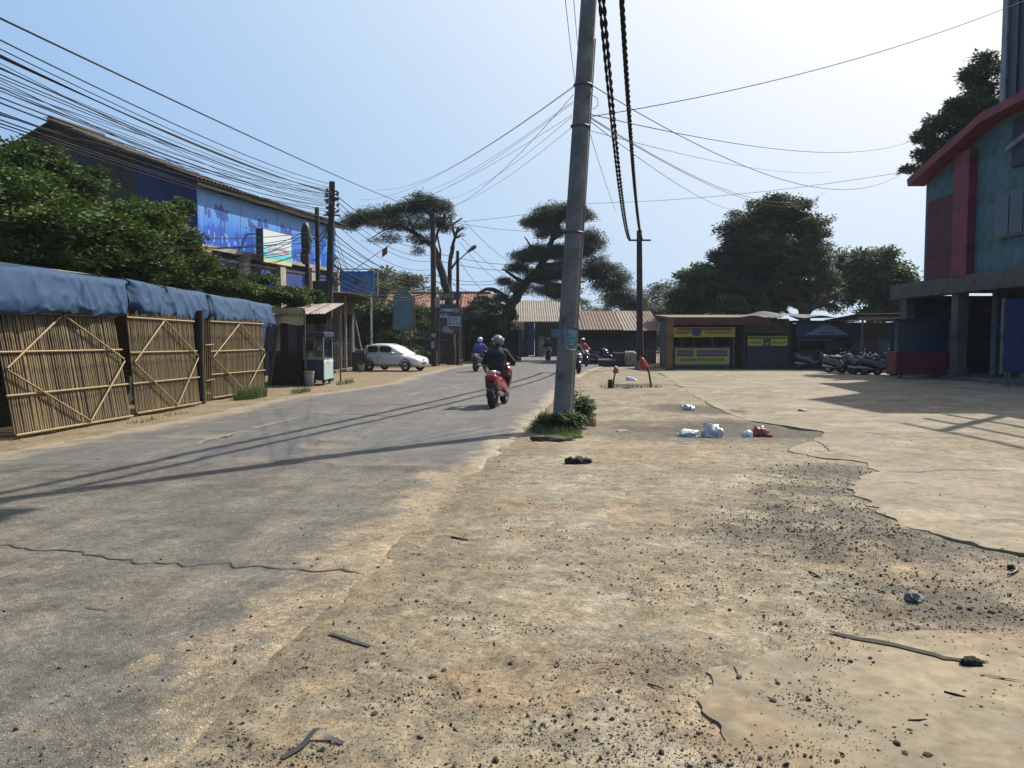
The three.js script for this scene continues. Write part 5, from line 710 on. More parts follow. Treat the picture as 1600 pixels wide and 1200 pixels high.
// ---------- overhead cables ----------
const cableM = plain([0.012, 0.012, 0.014], 0.75, { specularIntensity: 0.3 });
function sagLine(A, B, sag, n = 16) { return Array.from({ length: n + 1 }, (_, i) => { const t = i / n, p = A.clone().lerp(B, t); p.y -= sag * 4 * t * (1 - t); return p; }); }
function cable(label, group, A, B, sag, r, n) { const o = V(B.x, B.y, B.z), P = sagLine(A, B, sag, n).map(p => p.sub(o)); return single('overhead_cable', tube(P, r, 5), cableM, label, 'cable', o, 0, group); }
function extend(A, B, k) { return A.clone().lerp(B, k); }
{ // thick bundle on the left, from behind the camera to the tall dark pole
  const y0 = [46, 58, 67, 74, 79, 85, 104, 110, 116, 124, 138, 143, 158, 164, 172, 180, 186], y1 = [288, 293, 299, 301, 303, 304, 308, 311, 314, 317, 320, 323, 327, 331, 336, 341, 346], q = rng(2);
  const top = cable('lone cable running highest over the grey gable, passing above the tall dark pole', undefined, extend(at(640, 322, 43), at(0, -2, 9.2), 1.55), at(640, 322, 43), 0.25, 0.014, 24);
  y0.forEach((y, i) => { const B = at(517 + (q() - 0.5) * 4, y1[i], 28.4 + (q() - 0.5) * 0.2), A0 = at(0, y, 9.6 + (q() - 0.5) * 1.4), A = B.clone().lerp(A0, 1.5); const s = 0.3 + 0.25 * q(); const L = A.clone(); L.y += s * 0.9; cable('black cable in the bundle running to the tall dark pole on the left', 'cable bundle to the tall dark pole', L, B, s, i > 1 && i < 6 ? 0.0105 : 0.007 + 0.0035 * q(), 20); });
  for (let i = 0; i < 9; i++) { const B = at(517, 292 + q() * 50, 28.4), A0 = at(0, 60 + q() * 125, 10 + q()); const A = B.clone().lerp(A0, 1.5); A.y += 0.3; cable('black cable in the bundle running to the tall dark pole on the left', 'cable bundle to the tall dark pole', A, B, 0.25 + 0.4 * q(), 0.006, 18); }
  const y2 = [[336, 362], [350, 372], [362, 377], [385, 366], [402, 385], [425, 390], [440, 372], [452, 395]];
  y2.forEach(([a, b], i) => cable('low slack cable crossing in front of the leafy trees', 'low cables in front of the leafy trees', at(-60, a, 13 + i * 0.2), at(490 + (q() - 0.5) * 20, b, 29), 0.2 + 0.25 * q(), 0.011, 14));
  const dr = [[[365, 400], [505, 345]], [[300, 437], [470, 395]], [[340, 420], [500, 352]]]; dr.forEach(([a, b]) => cable('slack service wire hanging across the mural wall', 'service wires across the mural', at(...a, 25), at(...b, 28.6), 0.18, 0.012, 12));
  for (let i = 0; i < 9; i++) cable('tangled slack wire looping between the dark poles by the kiosk', 'tangled wires between the dark poles', at(478 + q() * 20, 350 + q() * 70, 29.6), at(517 + (q() - 0.5) * 5, 318 + q() * 80, 28.5), 0.15 + 0.5 * q(), 0.008 + 0.006 * q(), 10);
  for (let i = 0; i < 5; i++) cable('stray wire strung from the tall dark pole over the gated shed', 'stray wires over the gated shed', at(519, 330 + q() * 70, 28.5), at(560 + q() * 60, 425 + q() * 35, 38), 0.3 + 0.4 * q(), 0.009, 10);
  // beyond the pole towards the rain tree
  const fr = [300, 308, 316, 330, 345, 362, 372, 380, 388, 396, 404, 412, 420], to = [372, 384, 398, 408, 420, 428, 434, 438, 441, 446, 450, 455, 462];
  fr.forEach((y, i) => cable('cable sagging from the tall dark pole towards the brown pole', 'cables between the tall dark pole and the brown pole', at(520, y, 28.5), at(676, to[i], 42.9), 0.35 + 0.5 * q(), 0.010 + 0.008 * q(), 14));
  [[415, 447], [432, 455], [440, 458]].forEach(([a, b]) => cable('heavy drooping cable above the blue billboard', 'heavy drooping cables above the billboard', at(521, a, 28.5), at(674, b, 42.8), 0.55, 0.026, 16));
  [[430, 432, 800], [394, 410, 860], [405, 418, 850], [440, 431, 840], [425, 470, 790], [436, 476, 780]].forEach(([a, b, x]) => cable('thin cable leading from the brown pole to the far tree', 'thin cables beyond the brown pole', at(677, a, 43), at(x, b, 58), 0.4, 0.016, 10));
  [[348, 326, 830], [346, 362, 800]].forEach(([a, b, x]) => cable('thin line crossing the open sky beside the pruned tree', 'thin lines beside the pruned tree', at(700, a, 45), at(x + 40, b, 56), 0.12, 0.013, 8));
  [[725, 345, 800, 412], [722, 372, 790, 430], [718, 378, 785, 445], [716, 405, 770, 470]].forEach(([a, b, c, e]) => cable('thin wire slanting down from the pruned tree to the right', 'wires slanting from the pruned tree', at(a, b, 45), at(c, e, 56), 0.2, 0.013, 8));
}
const poleAt = y => V(mid0.x + 0.62 * y / 10.2, y, mid0.z + 0.1 * y / 10.2);
{ // service lines fanning from the concrete pole
  const hy = py => at(900, py, midD).y, L = (px, py, d, y, s, r = 0.0035) => cable('thin service line from the concrete pole across to the left side', 'service lines from the pole to the left', at(px, py, d), poleAt(hy(y)).add(V(-0.15, 0, 0)), s, r, 16);
  L(590, 296, 38, 136, 0.5, 0.005); L(560, 312, 36, 138, 0.5, 0.004); L(600, 305, 40, 160, 0.6); L(605, 320, 42, 163, 0.5); L(575, 318, 42, 181, 0.6); L(650, 303, 44, 184, 0.8); L(640, 310, 44, 201, 0.9); L(660, 320, 44, 150, 0.9, 0.005);
  const Q = (px, py, d, y, s, r = 0.006) => cable('thin service line from the concrete pole across to the right side', 'service lines from the pole to the right', poleAt(hy(y)).add(V(0.14, 0, 0)), at(px, py, d), s, r, 18);
  Q(1700, -42, 17, 184, 0.35, 0.007); Q(1420, 222, 37, 180, 0.55, 0.008); Q(1420, 264, 37, 135, 1.3, 0.008); Q(1290, 300, 38, 184, 0.9); Q(1275, 316, 38, 186, 0.7); Q(1180, 330, 40, 190, 0.5); Q(1300, 268, 38, 205, 0.3, 0.005);
  cable('faint line over the food stalls from the round tree', undefined, at(1440, 264, 37), at(905, 318, 44), 0.35, 0.01, 14); cable('pale sagging wire in front of the round tree', undefined, at(1120, 413, 40), at(1300, 434, 36), 0.25, 0.008, 10);
  // verticals
  [[884, 0, 900, 140], [897, 0, 905, 90], [922, 205, 962, 330]].forEach(([a, b, c, e], i) => cable('thin wire rising steeply past the concrete pole', 'steep wires beside the concrete pole', at(a - (c - a) * 0.4, b - (e - b) * 0.4, i < 2 ? 11 : 14), at(c, e, i < 2 ? 20 : 30), 0.1, 0.006, 8));
}
function twisted(label, A, B, sag, r, strands, turns) {
  const o = V((A.x + B.x) / 2, (A.y + B.y) / 2, (A.z + B.z) / 2), t = thing('twisted_cable', label, 'cable', o, 0), n = 260;
  const base = sagLine(A, B, sag, n), dir = B.clone().sub(A).normalize(), s = V().crossVectors(dir, V(0, 1, 0)).normalize(), u = V().crossVectors(s, dir);
  for (let k = 0; k < strands; k++) mk('strand', tube(base.map((p, i) => { const a = i / n * turns * 6.283 + k / strands * 6.283; return p.clone().addScaledVector(s, Math.cos(a) * r).addScaledVector(u, Math.sin(a) * r).sub(o); }), r * 1.02, 6), cableM, t);
}
{
  const e = V(farTop.x + 0.25, 8.75, farTop.z + 0.15);
  twisted('twisted black power cable passing nearest the concrete pole', V(mid0.x + 0.42, 9.2, mid0.z + 0.3), V(farTop.x - 0.48, 6.45, farTop.z + 0.15), 1.1, 0.024, 2, 34);
  twisted('second twisted power cable beside the first, ending at the concrete pole', V(mid0.x + 0.34, 9.2, mid0.z + 0.3), V(farTop.x - 0.56, 6.45, farTop.z + 0.15), 1.13, 0.022, 2, 31);
  twisted('thickest twisted power cable, hung right of the other two', V(mid0.x + 0.76, 9.1, mid0.z + 0.3), V(farTop.x + 0.1, 6.45, farTop.z + 0.15), 1.2, 0.031, 3, 34);
  twisted('twisted cable running overhead behind the concrete pole to the left', V(mid0.x + 0.5, 9.18, mid0.z + 0.25), V(-4.4, 8.3, 8), 0.6, 0.045, 2, 30);
  twisted('twisted cable running overhead alongside the pole cable', V(mid0.x + 0.9, 9.18, mid0.z + 0.25), V(-3.6, 8.3, 8), 0.75, 0.04, 2, 28);
  twisted('loose twisted cable running overhead behind the pole at the right end of its bracket', V(mid0.x + 1.2, 9.18, mid0.z + 0.25), V(-2.7, 8.2, 8), 1.0, 0.04, 2, 28);
  twisted('slack twisted cable running overhead behind the pole, hanging lowest of its bundle', V(mid0.x + 1.25, 9.1, mid0.z + 0.3), V(-1.7, 7.9, 8), 1.25, 0.04, 2, 28);
}

// ---------- motorbikes and riders ----------
const rubber = plain([0.018, 0.018, 0.019], 0.75), blackPl = plain([0.022, 0.022, 0.025], 0.45), greyMetal = plain([0.35, 0.35, 0.36], 0.3, { metalness: 0.8 }), seatM = plain([0.02, 0.02, 0.022], 0.7), lampM = plain([0.75, 0.75, 0.72], 0.12, { clearcoat: 1 }), redLamp = plain([0.4, 0.01, 0.01], 0.2);
const wheelGeo = (R0, w) => { const g = new THREE.TorusGeometry(R0 - w, w, 10, 26); return g.rotateY(Y90).scale(1.15, 1, 1); };
function rimGeo(R0) { const a = [new THREE.TorusGeometry(R0 * 0.68, 0.02, 6, 22).rotateY(Y90), new THREE.CylinderGeometry(0.05, 0.05, 0.12, 10).rotateZ(Y90)]; for (let k = 0; k < 5; k++) { const q = k / 5 * 6.283; a.push(beam(V(0, 0, 0), V(0, Math.cos(q) * R0 * 0.68, Math.sin(q) * R0 * 0.68), 0.016, 0.012, 5)); } return merge(a); }
function wheel(name, z, R0, w, t) { const o = mk(name, wheelGeo(R0, w).translate(0, R0, z), rubber, t); mk('rim', rimGeo(R0).translate(0, R0, z), greyMetal, o); return o; }
function scooter(label, pos, ry, paint, group, o2 = {}) {  // local +z is forwards
  const t = thing('scooter', label, 'scooter', pos, ry, group); t.scale.setScalar(0.92); const R0 = 0.285, pm = plain(paint, 0.28, { clearcoat: 0.8, clearcoatRoughness: 0.15 });
  wheel('front_wheel', 0.66, R0, 0.068, t); wheel('rear_wheel', -0.62, R0, 0.074, t);
  mk('front_mudguard', new THREE.TorusGeometry(0.3, 0.075, 8, 14, 1.9).scale(1, 1, 0.75).rotateY(-Y90).rotateX(-0.55).translate(0, R0, 0.66), pm, t);
  mk('fork', [beam(V(-0.1, R0, 0.66), V(-0.09, 0.72, 0.5), 0.025), beam(V(0.1, R0, 0.66), V(0.09, 0.72, 0.5), 0.025)], blackPl, t);
  mk('front_fairing', loft([[0.34, 0.72, 0.19, 0.2, 2.6], [0.44, 0.72, 0.24, 0.27, 2.8], [0.54, 0.73, 0.23, 0.24, 2.6], [0.63, 0.73, 0.16, 0.17, 2.2], [0.69, 0.72, 0.06, 0.08, 2]], 22), pm, t);
  mk('lower_fairing', loft([[0.3, 0.5, 0.17, 0.2, 2.6], [0.42, 0.5, 0.2, 0.17, 2.6], [0.5, 0.53, 0.13, 0.1, 2.4]], 18), blackPl, t);
  for (const s of [-1, 1]) { mk('headlight', loft([[-0.04, 0, 0.02, 0.02], [0, 0, 0.07, 0.035], [0.03, 0, 0.05, 0.02]], 12).rotateY(s * 0.5).translate(s * 0.13, 0.765, 0.635), lampM, t); mk('side_panel', loft([[-0.75, 0.6, 0.03, 0.06, 2, s * 0.12], [-0.5, 0.62, 0.05, 0.12, 2.4, s * 0.15], [-0.1, 0.52, 0.05, 0.13, 2.4, s * 0.16], [0.15, 0.36, 0.04, 0.08, 2.4, s * 0.17], [0.36, 0.42, 0.03, 0.12, 2.2, s * 0.17]], 14), pm, t); mk('mirror', [beam(V(s * 0.22, 1.0, 0.34), V(s * 0.34, 1.13, 0.3), 0.008, 0.008, 5), loft([[-0.02, 0, 0.06, 0.035], [0.015, 0, 0.06, 0.035]], 12).translate(s * 0.37, 1.15, 0.3)], blackPl, t); mk('grip', beam(V(s * 0.2, 0.98, 0.34), V(s * 0.36, 0.985, 0.28), 0.019, 0.019, 8), blackPl, t); mk('turn_signal', loft([[0, 0, 0.05, 0.018], [0.03, 0, 0.03, 0.01]], 10).translate(s * 0.17, 0.66, 0.6), plain([0.5, 0.2, 0.02], 0.3), t); }
  mk('handlebar', [loft([[0.26, 0.97, 0.16, 0.06, 2.2], [0.34, 0.98, 0.2, 0.07, 2.2], [0.42, 0.95, 0.14, 0.06, 2.2]], 16)], o2.bar ?? pm, t);
  mk('windscreen', grid(9, 6, (i, j) => { const s = i / 8 * 2 - 1, v = j / 5; return [s * (0.17 - 0.05 * v), 0.9 + v * 0.2, 0.53 - v * 0.1 - s * s * 0.07]; }), plain([0.06, 0.06, 0.07], 0.15, { side: THREE.DoubleSide }), t);
  mk('trim_bar', rbox(0.34, 0.028, 0.03, 0, 0.885, 0.55, 0.012), greyMetal, t);
  mk('headlight_mask', loft([[0.5, 0.8, 0.2, 0.055, 2.6], [0.62, 0.77, 0.165, 0.06, 2.4], [0.7, 0.74, 0.08, 0.04, 2.2]], 18), blackPl, t);
  mk('grille', loft([[0.57, 0.63, 0.13, 0.05, 3], [0.655, 0.63, 0.09, 0.035, 3]], 14), blackPl, t);
  mk('number_plate', rbox(0.2, 0.075, 0.008, 0, 0.585, 0.665, 0.003), mat([0.08, 0.08, 0.08], 0.4), t);
  mk('floor', [rbox(0.34, 0.1, 0.5, 0, 0.3, 0.12, 0.03), rbox(0.14, 0.16, 0.4, 0, 0.42, 0.1, 0.05)], blackPl, t);
  mk('body', loft([[-0.88, 0.73, 0.1, 0.06, 2.4], [-0.84, 0.71, 0.14, 0.1, 2.6], [-0.7, 0.66, 0.17, 0.15, 2.6], [-0.4, 0.58, 0.16, 0.2, 2.5], [-0.05, 0.5, 0.15, 0.22, 2.5], [0.12, 0.4, 0.1, 0.14, 2.3]], 18), pm, t);
  mk('seat', loft([[-0.78, 0.79, 0.09, 0.04, 2.6], [-0.5, 0.81, 0.14, 0.06, 2.8], [-0.2, 0.77, 0.14, 0.055, 2.8], [0.08, 0.76, 0.1, 0.05, 2.6]], 16), seatM, t);
  mk('grab_rail', tube([V(-0.13, 0.8, -0.6), V(-0.13, 0.87, -0.88), V(0.13, 0.87, -0.88), V(0.13, 0.8, -0.6)], 0.018, 6), greyMetal, t); mk('tail_lamp', rbox(0.22, 0.08, 0.05, 0, 0.735, -0.875, 0.025), redLamp, t); mk('rear_reflector', rbox(0.12, 0.05, 0.03, 0, 0.435, -0.985, 0.012), redLamp, t);
  mk('rear_mudguard', [bar(V(0, 0.66, -0.8), V(0, 0.4, -0.98), 0.15, 0.02), rbox(0.2, 0.11, 0.012, 0, 0.56, -0.93, 0.004)], blackPl, t);
  mk('engine', loft([[-0.6, 0.3, 0.06, 0.08, 2.2, 0.11], [-0.3, 0.32, 0.09, 0.11, 2.4, 0.07], [0, 0.32, 0.08, 0.09, 2.4, 0.05]], 14), plain([0.07, 0.07, 0.075], 0.5), t); mk('exhaust', loft([[-0.85, 0.36, 0.05, 0.06, 2.2, -0.17], [-0.4, 0.32, 0.05, 0.055, 2.2, -0.17], [-0.2, 0.28, 0.02, 0.02, 2, -0.15]], 12), greyMetal, t);
  return t;
}
// seated rider, hands closed on the grips: colours 0 jacket, 1 trousers, 2 skin, 3 shoes
const riderBones = [[0, .82, -.26, 0, .95, -.24, .165, .165, 1], [-.05, .95, -.23, -.07, 1.2, -.15, .15, .17, 0], [.05, .95, -.23, .07, 1.2, -.15, .15, .17, 0], [0, 1.2, -.15, 0, 1.33, -.12, .17, .12, 0], [-.17, 1.29, -.13, .17, 1.29, -.13, .095, .095, 0], [0, 1.33, -.11, 0, 1.43, -.08, .085, .075, 0], [0, 1.42, -.08, 0, 1.48, -.06, .058, .058, 2], [0, 1.5, -.05, 0, 1.56, -.05, .092, .095, 2], [0, 1.5, .03, 0, 1.485, .05, .02, .016, 2]];
for (const s of [-1, 1]) riderBones.push([s * .18, 1.29, -.12, s * .35, 1.06, .02, .08, .066, 0], [s * .35, 1.06, .02, s * .29, 1.0, .24, .064, .045, 0], [s * .29, 1.0, .24, s * .285, .995, .27, .03, .028, 2], [s * .1, .82, -.24, s * .19, .73, .2, .098, .07, 1], [s * .19, .73, .2, s * .15, .42, .16, .066, .05, 1], [s * .15, .42, .16, s * .15, .4, .18, .05, .045, 3], [s * .15, .385, .13, s * .15, .375, .33, .043, .035, 3]);
const handBones = s => { const b = [[s * .285, 1.0, .26, s * .283, 1.0, .295, .024, .026, 2]]; for (let k = 0; k < 4; k++) { const x = s * (.252 + k * .021), L = [0.9, 1, 0.95, 0.8][k]; b.push([x, 1.0, .3, x, 1.008, .3 + .03 * L, .0105, .0095, 2], [x, 1.008, .3 + .03 * L, x, .985, .3 + .045 * L, .0095, .009, 2], [x, .985, .3 + .045 * L, x, .962, .3 + .025 * L, .009, .008, 2]); } b.push([s * .262, .992, .275, s * .243, .975, .295, .011, .01, 2], [s * .243, .975, .295, s * .246, .962, .318, .01, .008, 2]); return b; };
let riderGeo; { const a = body(riderBones, 0.016), h = [-1, 1].map(s => body(handBones(s), 0.0045)); const all = [a, ...h], ci = all.flatMap(g => g.userData.ci); riderGeo = mergeGeometries(all); riderGeo.userData = { ci }; }
const helmetGeo = () => { const g = new THREE.SphereGeometry(0.15, 24, 18); g.scale(0.9, 0.98, 1.06); const P = g.attributes.position; for (let i = 0; i < P.count; i++) { const y = P.getY(i), z = P.getZ(i); if (y < -0.07) P.setY(i, -0.07 + (y + 0.07) * 0.35); if (z > 0.03 && y < 0.035) P.setZ(i, 0.03 + (z - 0.03) * 0.25); } g.computeVertexNormals(); return g; };
function person(label, pos, ry, jacket, trousers, helmet, group, o2 = {}) {
  const t = thing('person', label, 'person', pos, ry, group); t.scale.setScalar(0.92); const m = new THREE.MeshStandardMaterial({ vertexColors: true, roughness: 0.85 });
  mk('body', tint(riderGeo, [jacket, trousers, [0.22, 0.12, 0.075], [0.03, 0.025, 0.022]]), m, t);
  const h = mk('helmet', helmetGeo().rotateX(0.08).translate(0, 1.56, -0.04), plain(helmet, 0.25, { clearcoat: 0.6 }), t);
  mk('visor', grid(12, 6, (i, j) => { const a = (i / 11 - 0.5) * 2.3, e = 0.4 - j / 5 * 1.0; return [Math.sin(a) * 0.143 * Math.cos(e), 1.555 + Math.sin(e) * 0.15, -0.03 + Math.cos(a) * 0.168 * Math.cos(e)]; }), plain([0.015, 0.016, 0.02], 0.12, { side: THREE.DoubleSide }), h);
  mk('helmet_stripe', [-1, 1].map(s => loft([[-0.1, 0, 0.006, 0.02], [0.06, 0, 0.006, 0.026], [0.1, 0, 0.004, 0.01]], 8).translate(s * 0.132, 1.6, -0.05)), plain(o2.stripe ?? [0.03, 0.03, 0.035], 0.3), h);
  return t;
}
function rideOn(lab, plab, px, py, ry, paint, jacket, trousers, helmet, o2 = {}) { const p = gp(px, py), q = V(p.x, groundAt(p.x, -p.z), p.z); scooter(lab, q, ry, paint, undefined, o2); person(plab, q, ry, jacket, trousers, helmet, undefined, o2); }
rideOn('red scooter ridden away along the road beside the concrete pole', 'person in black jacket and dark grey helmet riding the red scooter', 779, 637, Math.PI - 0.2, [0.32, 0.006, 0.016], [0.007, 0.007, 0.008], [0.008, 0.008, 0.01], [0.16, 0.16, 0.17], { stripe: [0.6, 0.6, 0.6] });
rideOn('black scooter ridden past the dark shrubs on the left lane', 'person in blue jacket and white helmet riding the black scooter', 751, 582, Math.PI - 0.35, [0.02, 0.02, 0.022], [0.03, 0.055, 0.2], [0.03, 0.03, 0.04], [0.75, 0.75, 0.75]);
rideOn('dark scooter coming round the bend behind the concrete pole', 'person in dark clothes riding a scooter round the bend', 856, 565, 0.1, [0.02, 0.02, 0.022], [0.015, 0.015, 0.018], [0.02, 0.02, 0.02], [0.05, 0.05, 0.055]);
rideOn('dark grey scooter ridden just right of the tied poster', 'person in red jacket and white helmet just right of the tied poster', 899, 584, 0.15, [0.03, 0.03, 0.034], [0.03, 0.028, 0.03], [0.02, 0.02, 0.025], [0.5, 0.5, 0.5]);
rideOn('black scooter with an orange box behind the grey scooter', 'person in a red jacket riding behind the grey scooter', 911, 573, 0.2, [0.03, 0.03, 0.03], [0.4, 0.03, 0.045], [0.03, 0.03, 0.035], [0.7, 0.7, 0.7]);
const park = (px, py, ry, c, lab, group) => { const p = onG(gp(px, py)); return scooter(lab, p, ry, c, group); };
park(935, 570, 1.2, [0.03, 0.03, 0.035], 'dark scooter parked at the roadside near the crates', 'scooters parked near the crates'); park(952, 567, 1.4, [0.025, 0.025, 0.03], 'dark scooter parked at the roadside near the crates', 'scooters parked near the crates'); park(967, 566, 1.1, [0.05, 0.05, 0.055], 'dark scooter parked at the roadside near the crates', 'scooters parked near the crates');
[[1312, 584, 0.5], [1335, 584, 0.7], [1352, 586, 0.4], [1372, 587, 0.8], [1385, 582, 0.6]].forEach(([x, y, a], i) => park(x, y, a, [[0.02, 0.02, 0.024], [0.03, 0.03, 0.05], [0.025, 0.02, 0.02]][i % 3], 'dark scooter parked in the shade beside the red food cart', 'scooters parked in the shade by the red cart'));
park(1268, 578, 1.2, [0.02, 0.025, 0.04], 'dark scooter parked in front of the blue food stall');

// ---------- silver car ----------
{
  const p = onG(gp(655, 581)), t = thing('silver_car', 'silver hatchback parked at the edge of the dirt apron', 'car', V(p.x - 1.3, p.y, p.z - 0.9), Y90 - 0.42); t.scale.setScalar(0.86); const pm = plain([0.85, 0.85, 0.86], 0.25, { metalness: 0.1, clearcoat: 0.9, clearcoatRoughness: 0.1 });  // local +z is forwards
  mk('body', loft([[-1.86, 0.62, 0.6, 0.2, 3], [-1.78, 0.62, 0.76, 0.32, 3.5], [-1.3, 0.62, 0.83, 0.38, 4], [0, 0.6, 0.84, 0.38, 4], [0.9, 0.6, 0.84, 0.36, 4], [1.4, 0.56, 0.82, 0.32, 3.6], [1.75, 0.52, 0.74, 0.27, 3.2], [1.9, 0.48, 0.55, 0.18, 2.8]], 28), pm, t);
  mk('cabin', loft([[-1.72, 0.98, 0.62, 0.1, 3], [-1.5, 1.12, 0.66, 0.34, 3.2], [-0.9, 1.17, 0.68, 0.36, 3.6], [-0.1, 1.17, 0.67, 0.35, 3.6], [0.35, 1.1, 0.68, 0.26, 3.2], [0.95, 0.95, 0.7, 0.06, 3]], 26), pm, t);
  const gl = plain([0.012, 0.014, 0.016], 0.06, { clearcoat: 1 });
  mk('windscreen', loft([[0, 0, 0.56, 0.24, 4], [0.02, 0, 0.53, 0.21, 4]], 22).rotateX(-1.02).translate(0, 1.165, 0.56), gl, t);
  for (const s of [-1, 1]) {
    mk('side_window', [loft([[-0.01, 0, 0.4, 0.17, 4], [0.01, 0, 0.38, 0.16, 4]], 18).rotateY(s * Y90).translate(s * 0.672, 1.2, -0.15), loft([[-0.01, 0, 0.36, 0.17, 4], [0.01, 0, 0.34, 0.16, 4]], 18).rotateY(s * Y90).translate(s * 0.675, 1.2, -0.95)], gl, t);
    mk('headlight', loft([[-0.1, 0, 0.2, 0.09, 2.4], [0.05, 0, 0.17, 0.07, 2.4], [0.1, 0, 0.08, 0.03]], 14).rotateY(s * 0.5).translate(s * 0.56, 0.68, 1.66), lampM, t);
    mk('fog_lamp', new THREE.CylinderGeometry(0.08, 0.08, 0.05, 14).rotateX(Y90).translate(s * 0.55, 0.4, 1.78), blackPl, t);
    const m = mk('mirror', loft([[-0.06, 0, 0.1, 0.07], [0.05, 0, 0.07, 0.05]], 12).translate(s * 0.86, 1.0, 0.45), pm, t); const d = mk('door', box(0.012, 0.5, 0.01, s * 0.842, 0.68, -0.55), blackPl, t); mk('handle', rbox(0.02, 0.03, 0.16, s * 0.85, 0.78, -0.36, 0.008), greyMetal, d);
    for (const z of [-1.15, 1.2]) { const w = mk('wheel', new THREE.TorusGeometry(0.225, 0.085, 10, 24).rotateY(Y90).translate(s * 0.76, 0.305, z), rubber, t); const a = [new THREE.CylinderGeometry(0.06, 0.06, 0.16, 10).rotateZ(Y90).translate(s * 0.76, 0.305, z), new THREE.TorusGeometry(0.19, 0.02, 6, 20).rotateY(Y90).translate(s * 0.82, 0.305, z)]; for (let k = 0; k < 5; k++) { const q = k / 5 * 6.283; a.push(beam(V(s * 0.81, 0.305, z), V(s * 0.81, 0.305 + Math.cos(q) * 0.19, z + Math.sin(q) * 0.19), 0.026, 0.02, 5)); } mk('rim', a, greyMetal, w); mk('arch', new THREE.TorusGeometry(0.36, 0.03, 6, 18, Math.PI).rotateY(Y90).translate(s * 0.82, 0.305, z), blackPl, t); }
  }
  mk('grille', loft([[0, 0, 0.3, 0.085, 3.2], [0.03, 0, 0.26, 0.06, 3.2]], 16).translate(0, 0.62, 1.86), blackPl, t); mk('badge', new THREE.CylinderGeometry(0.05, 0.05, 0.02, 12).rotateX(Y90).translate(0, 0.64, 1.9), greyMetal, t); mk('number_plate', rbox(0.4, 0.12, 0.02, 0, 0.44, 1.93, 0.005), mat([0.06, 0.06, 0.06]), t); mk('lower_grille', rbox(0.9, 0.12, 0.06, 0, 0.34, 1.8, 0.02), blackPl, t);
}

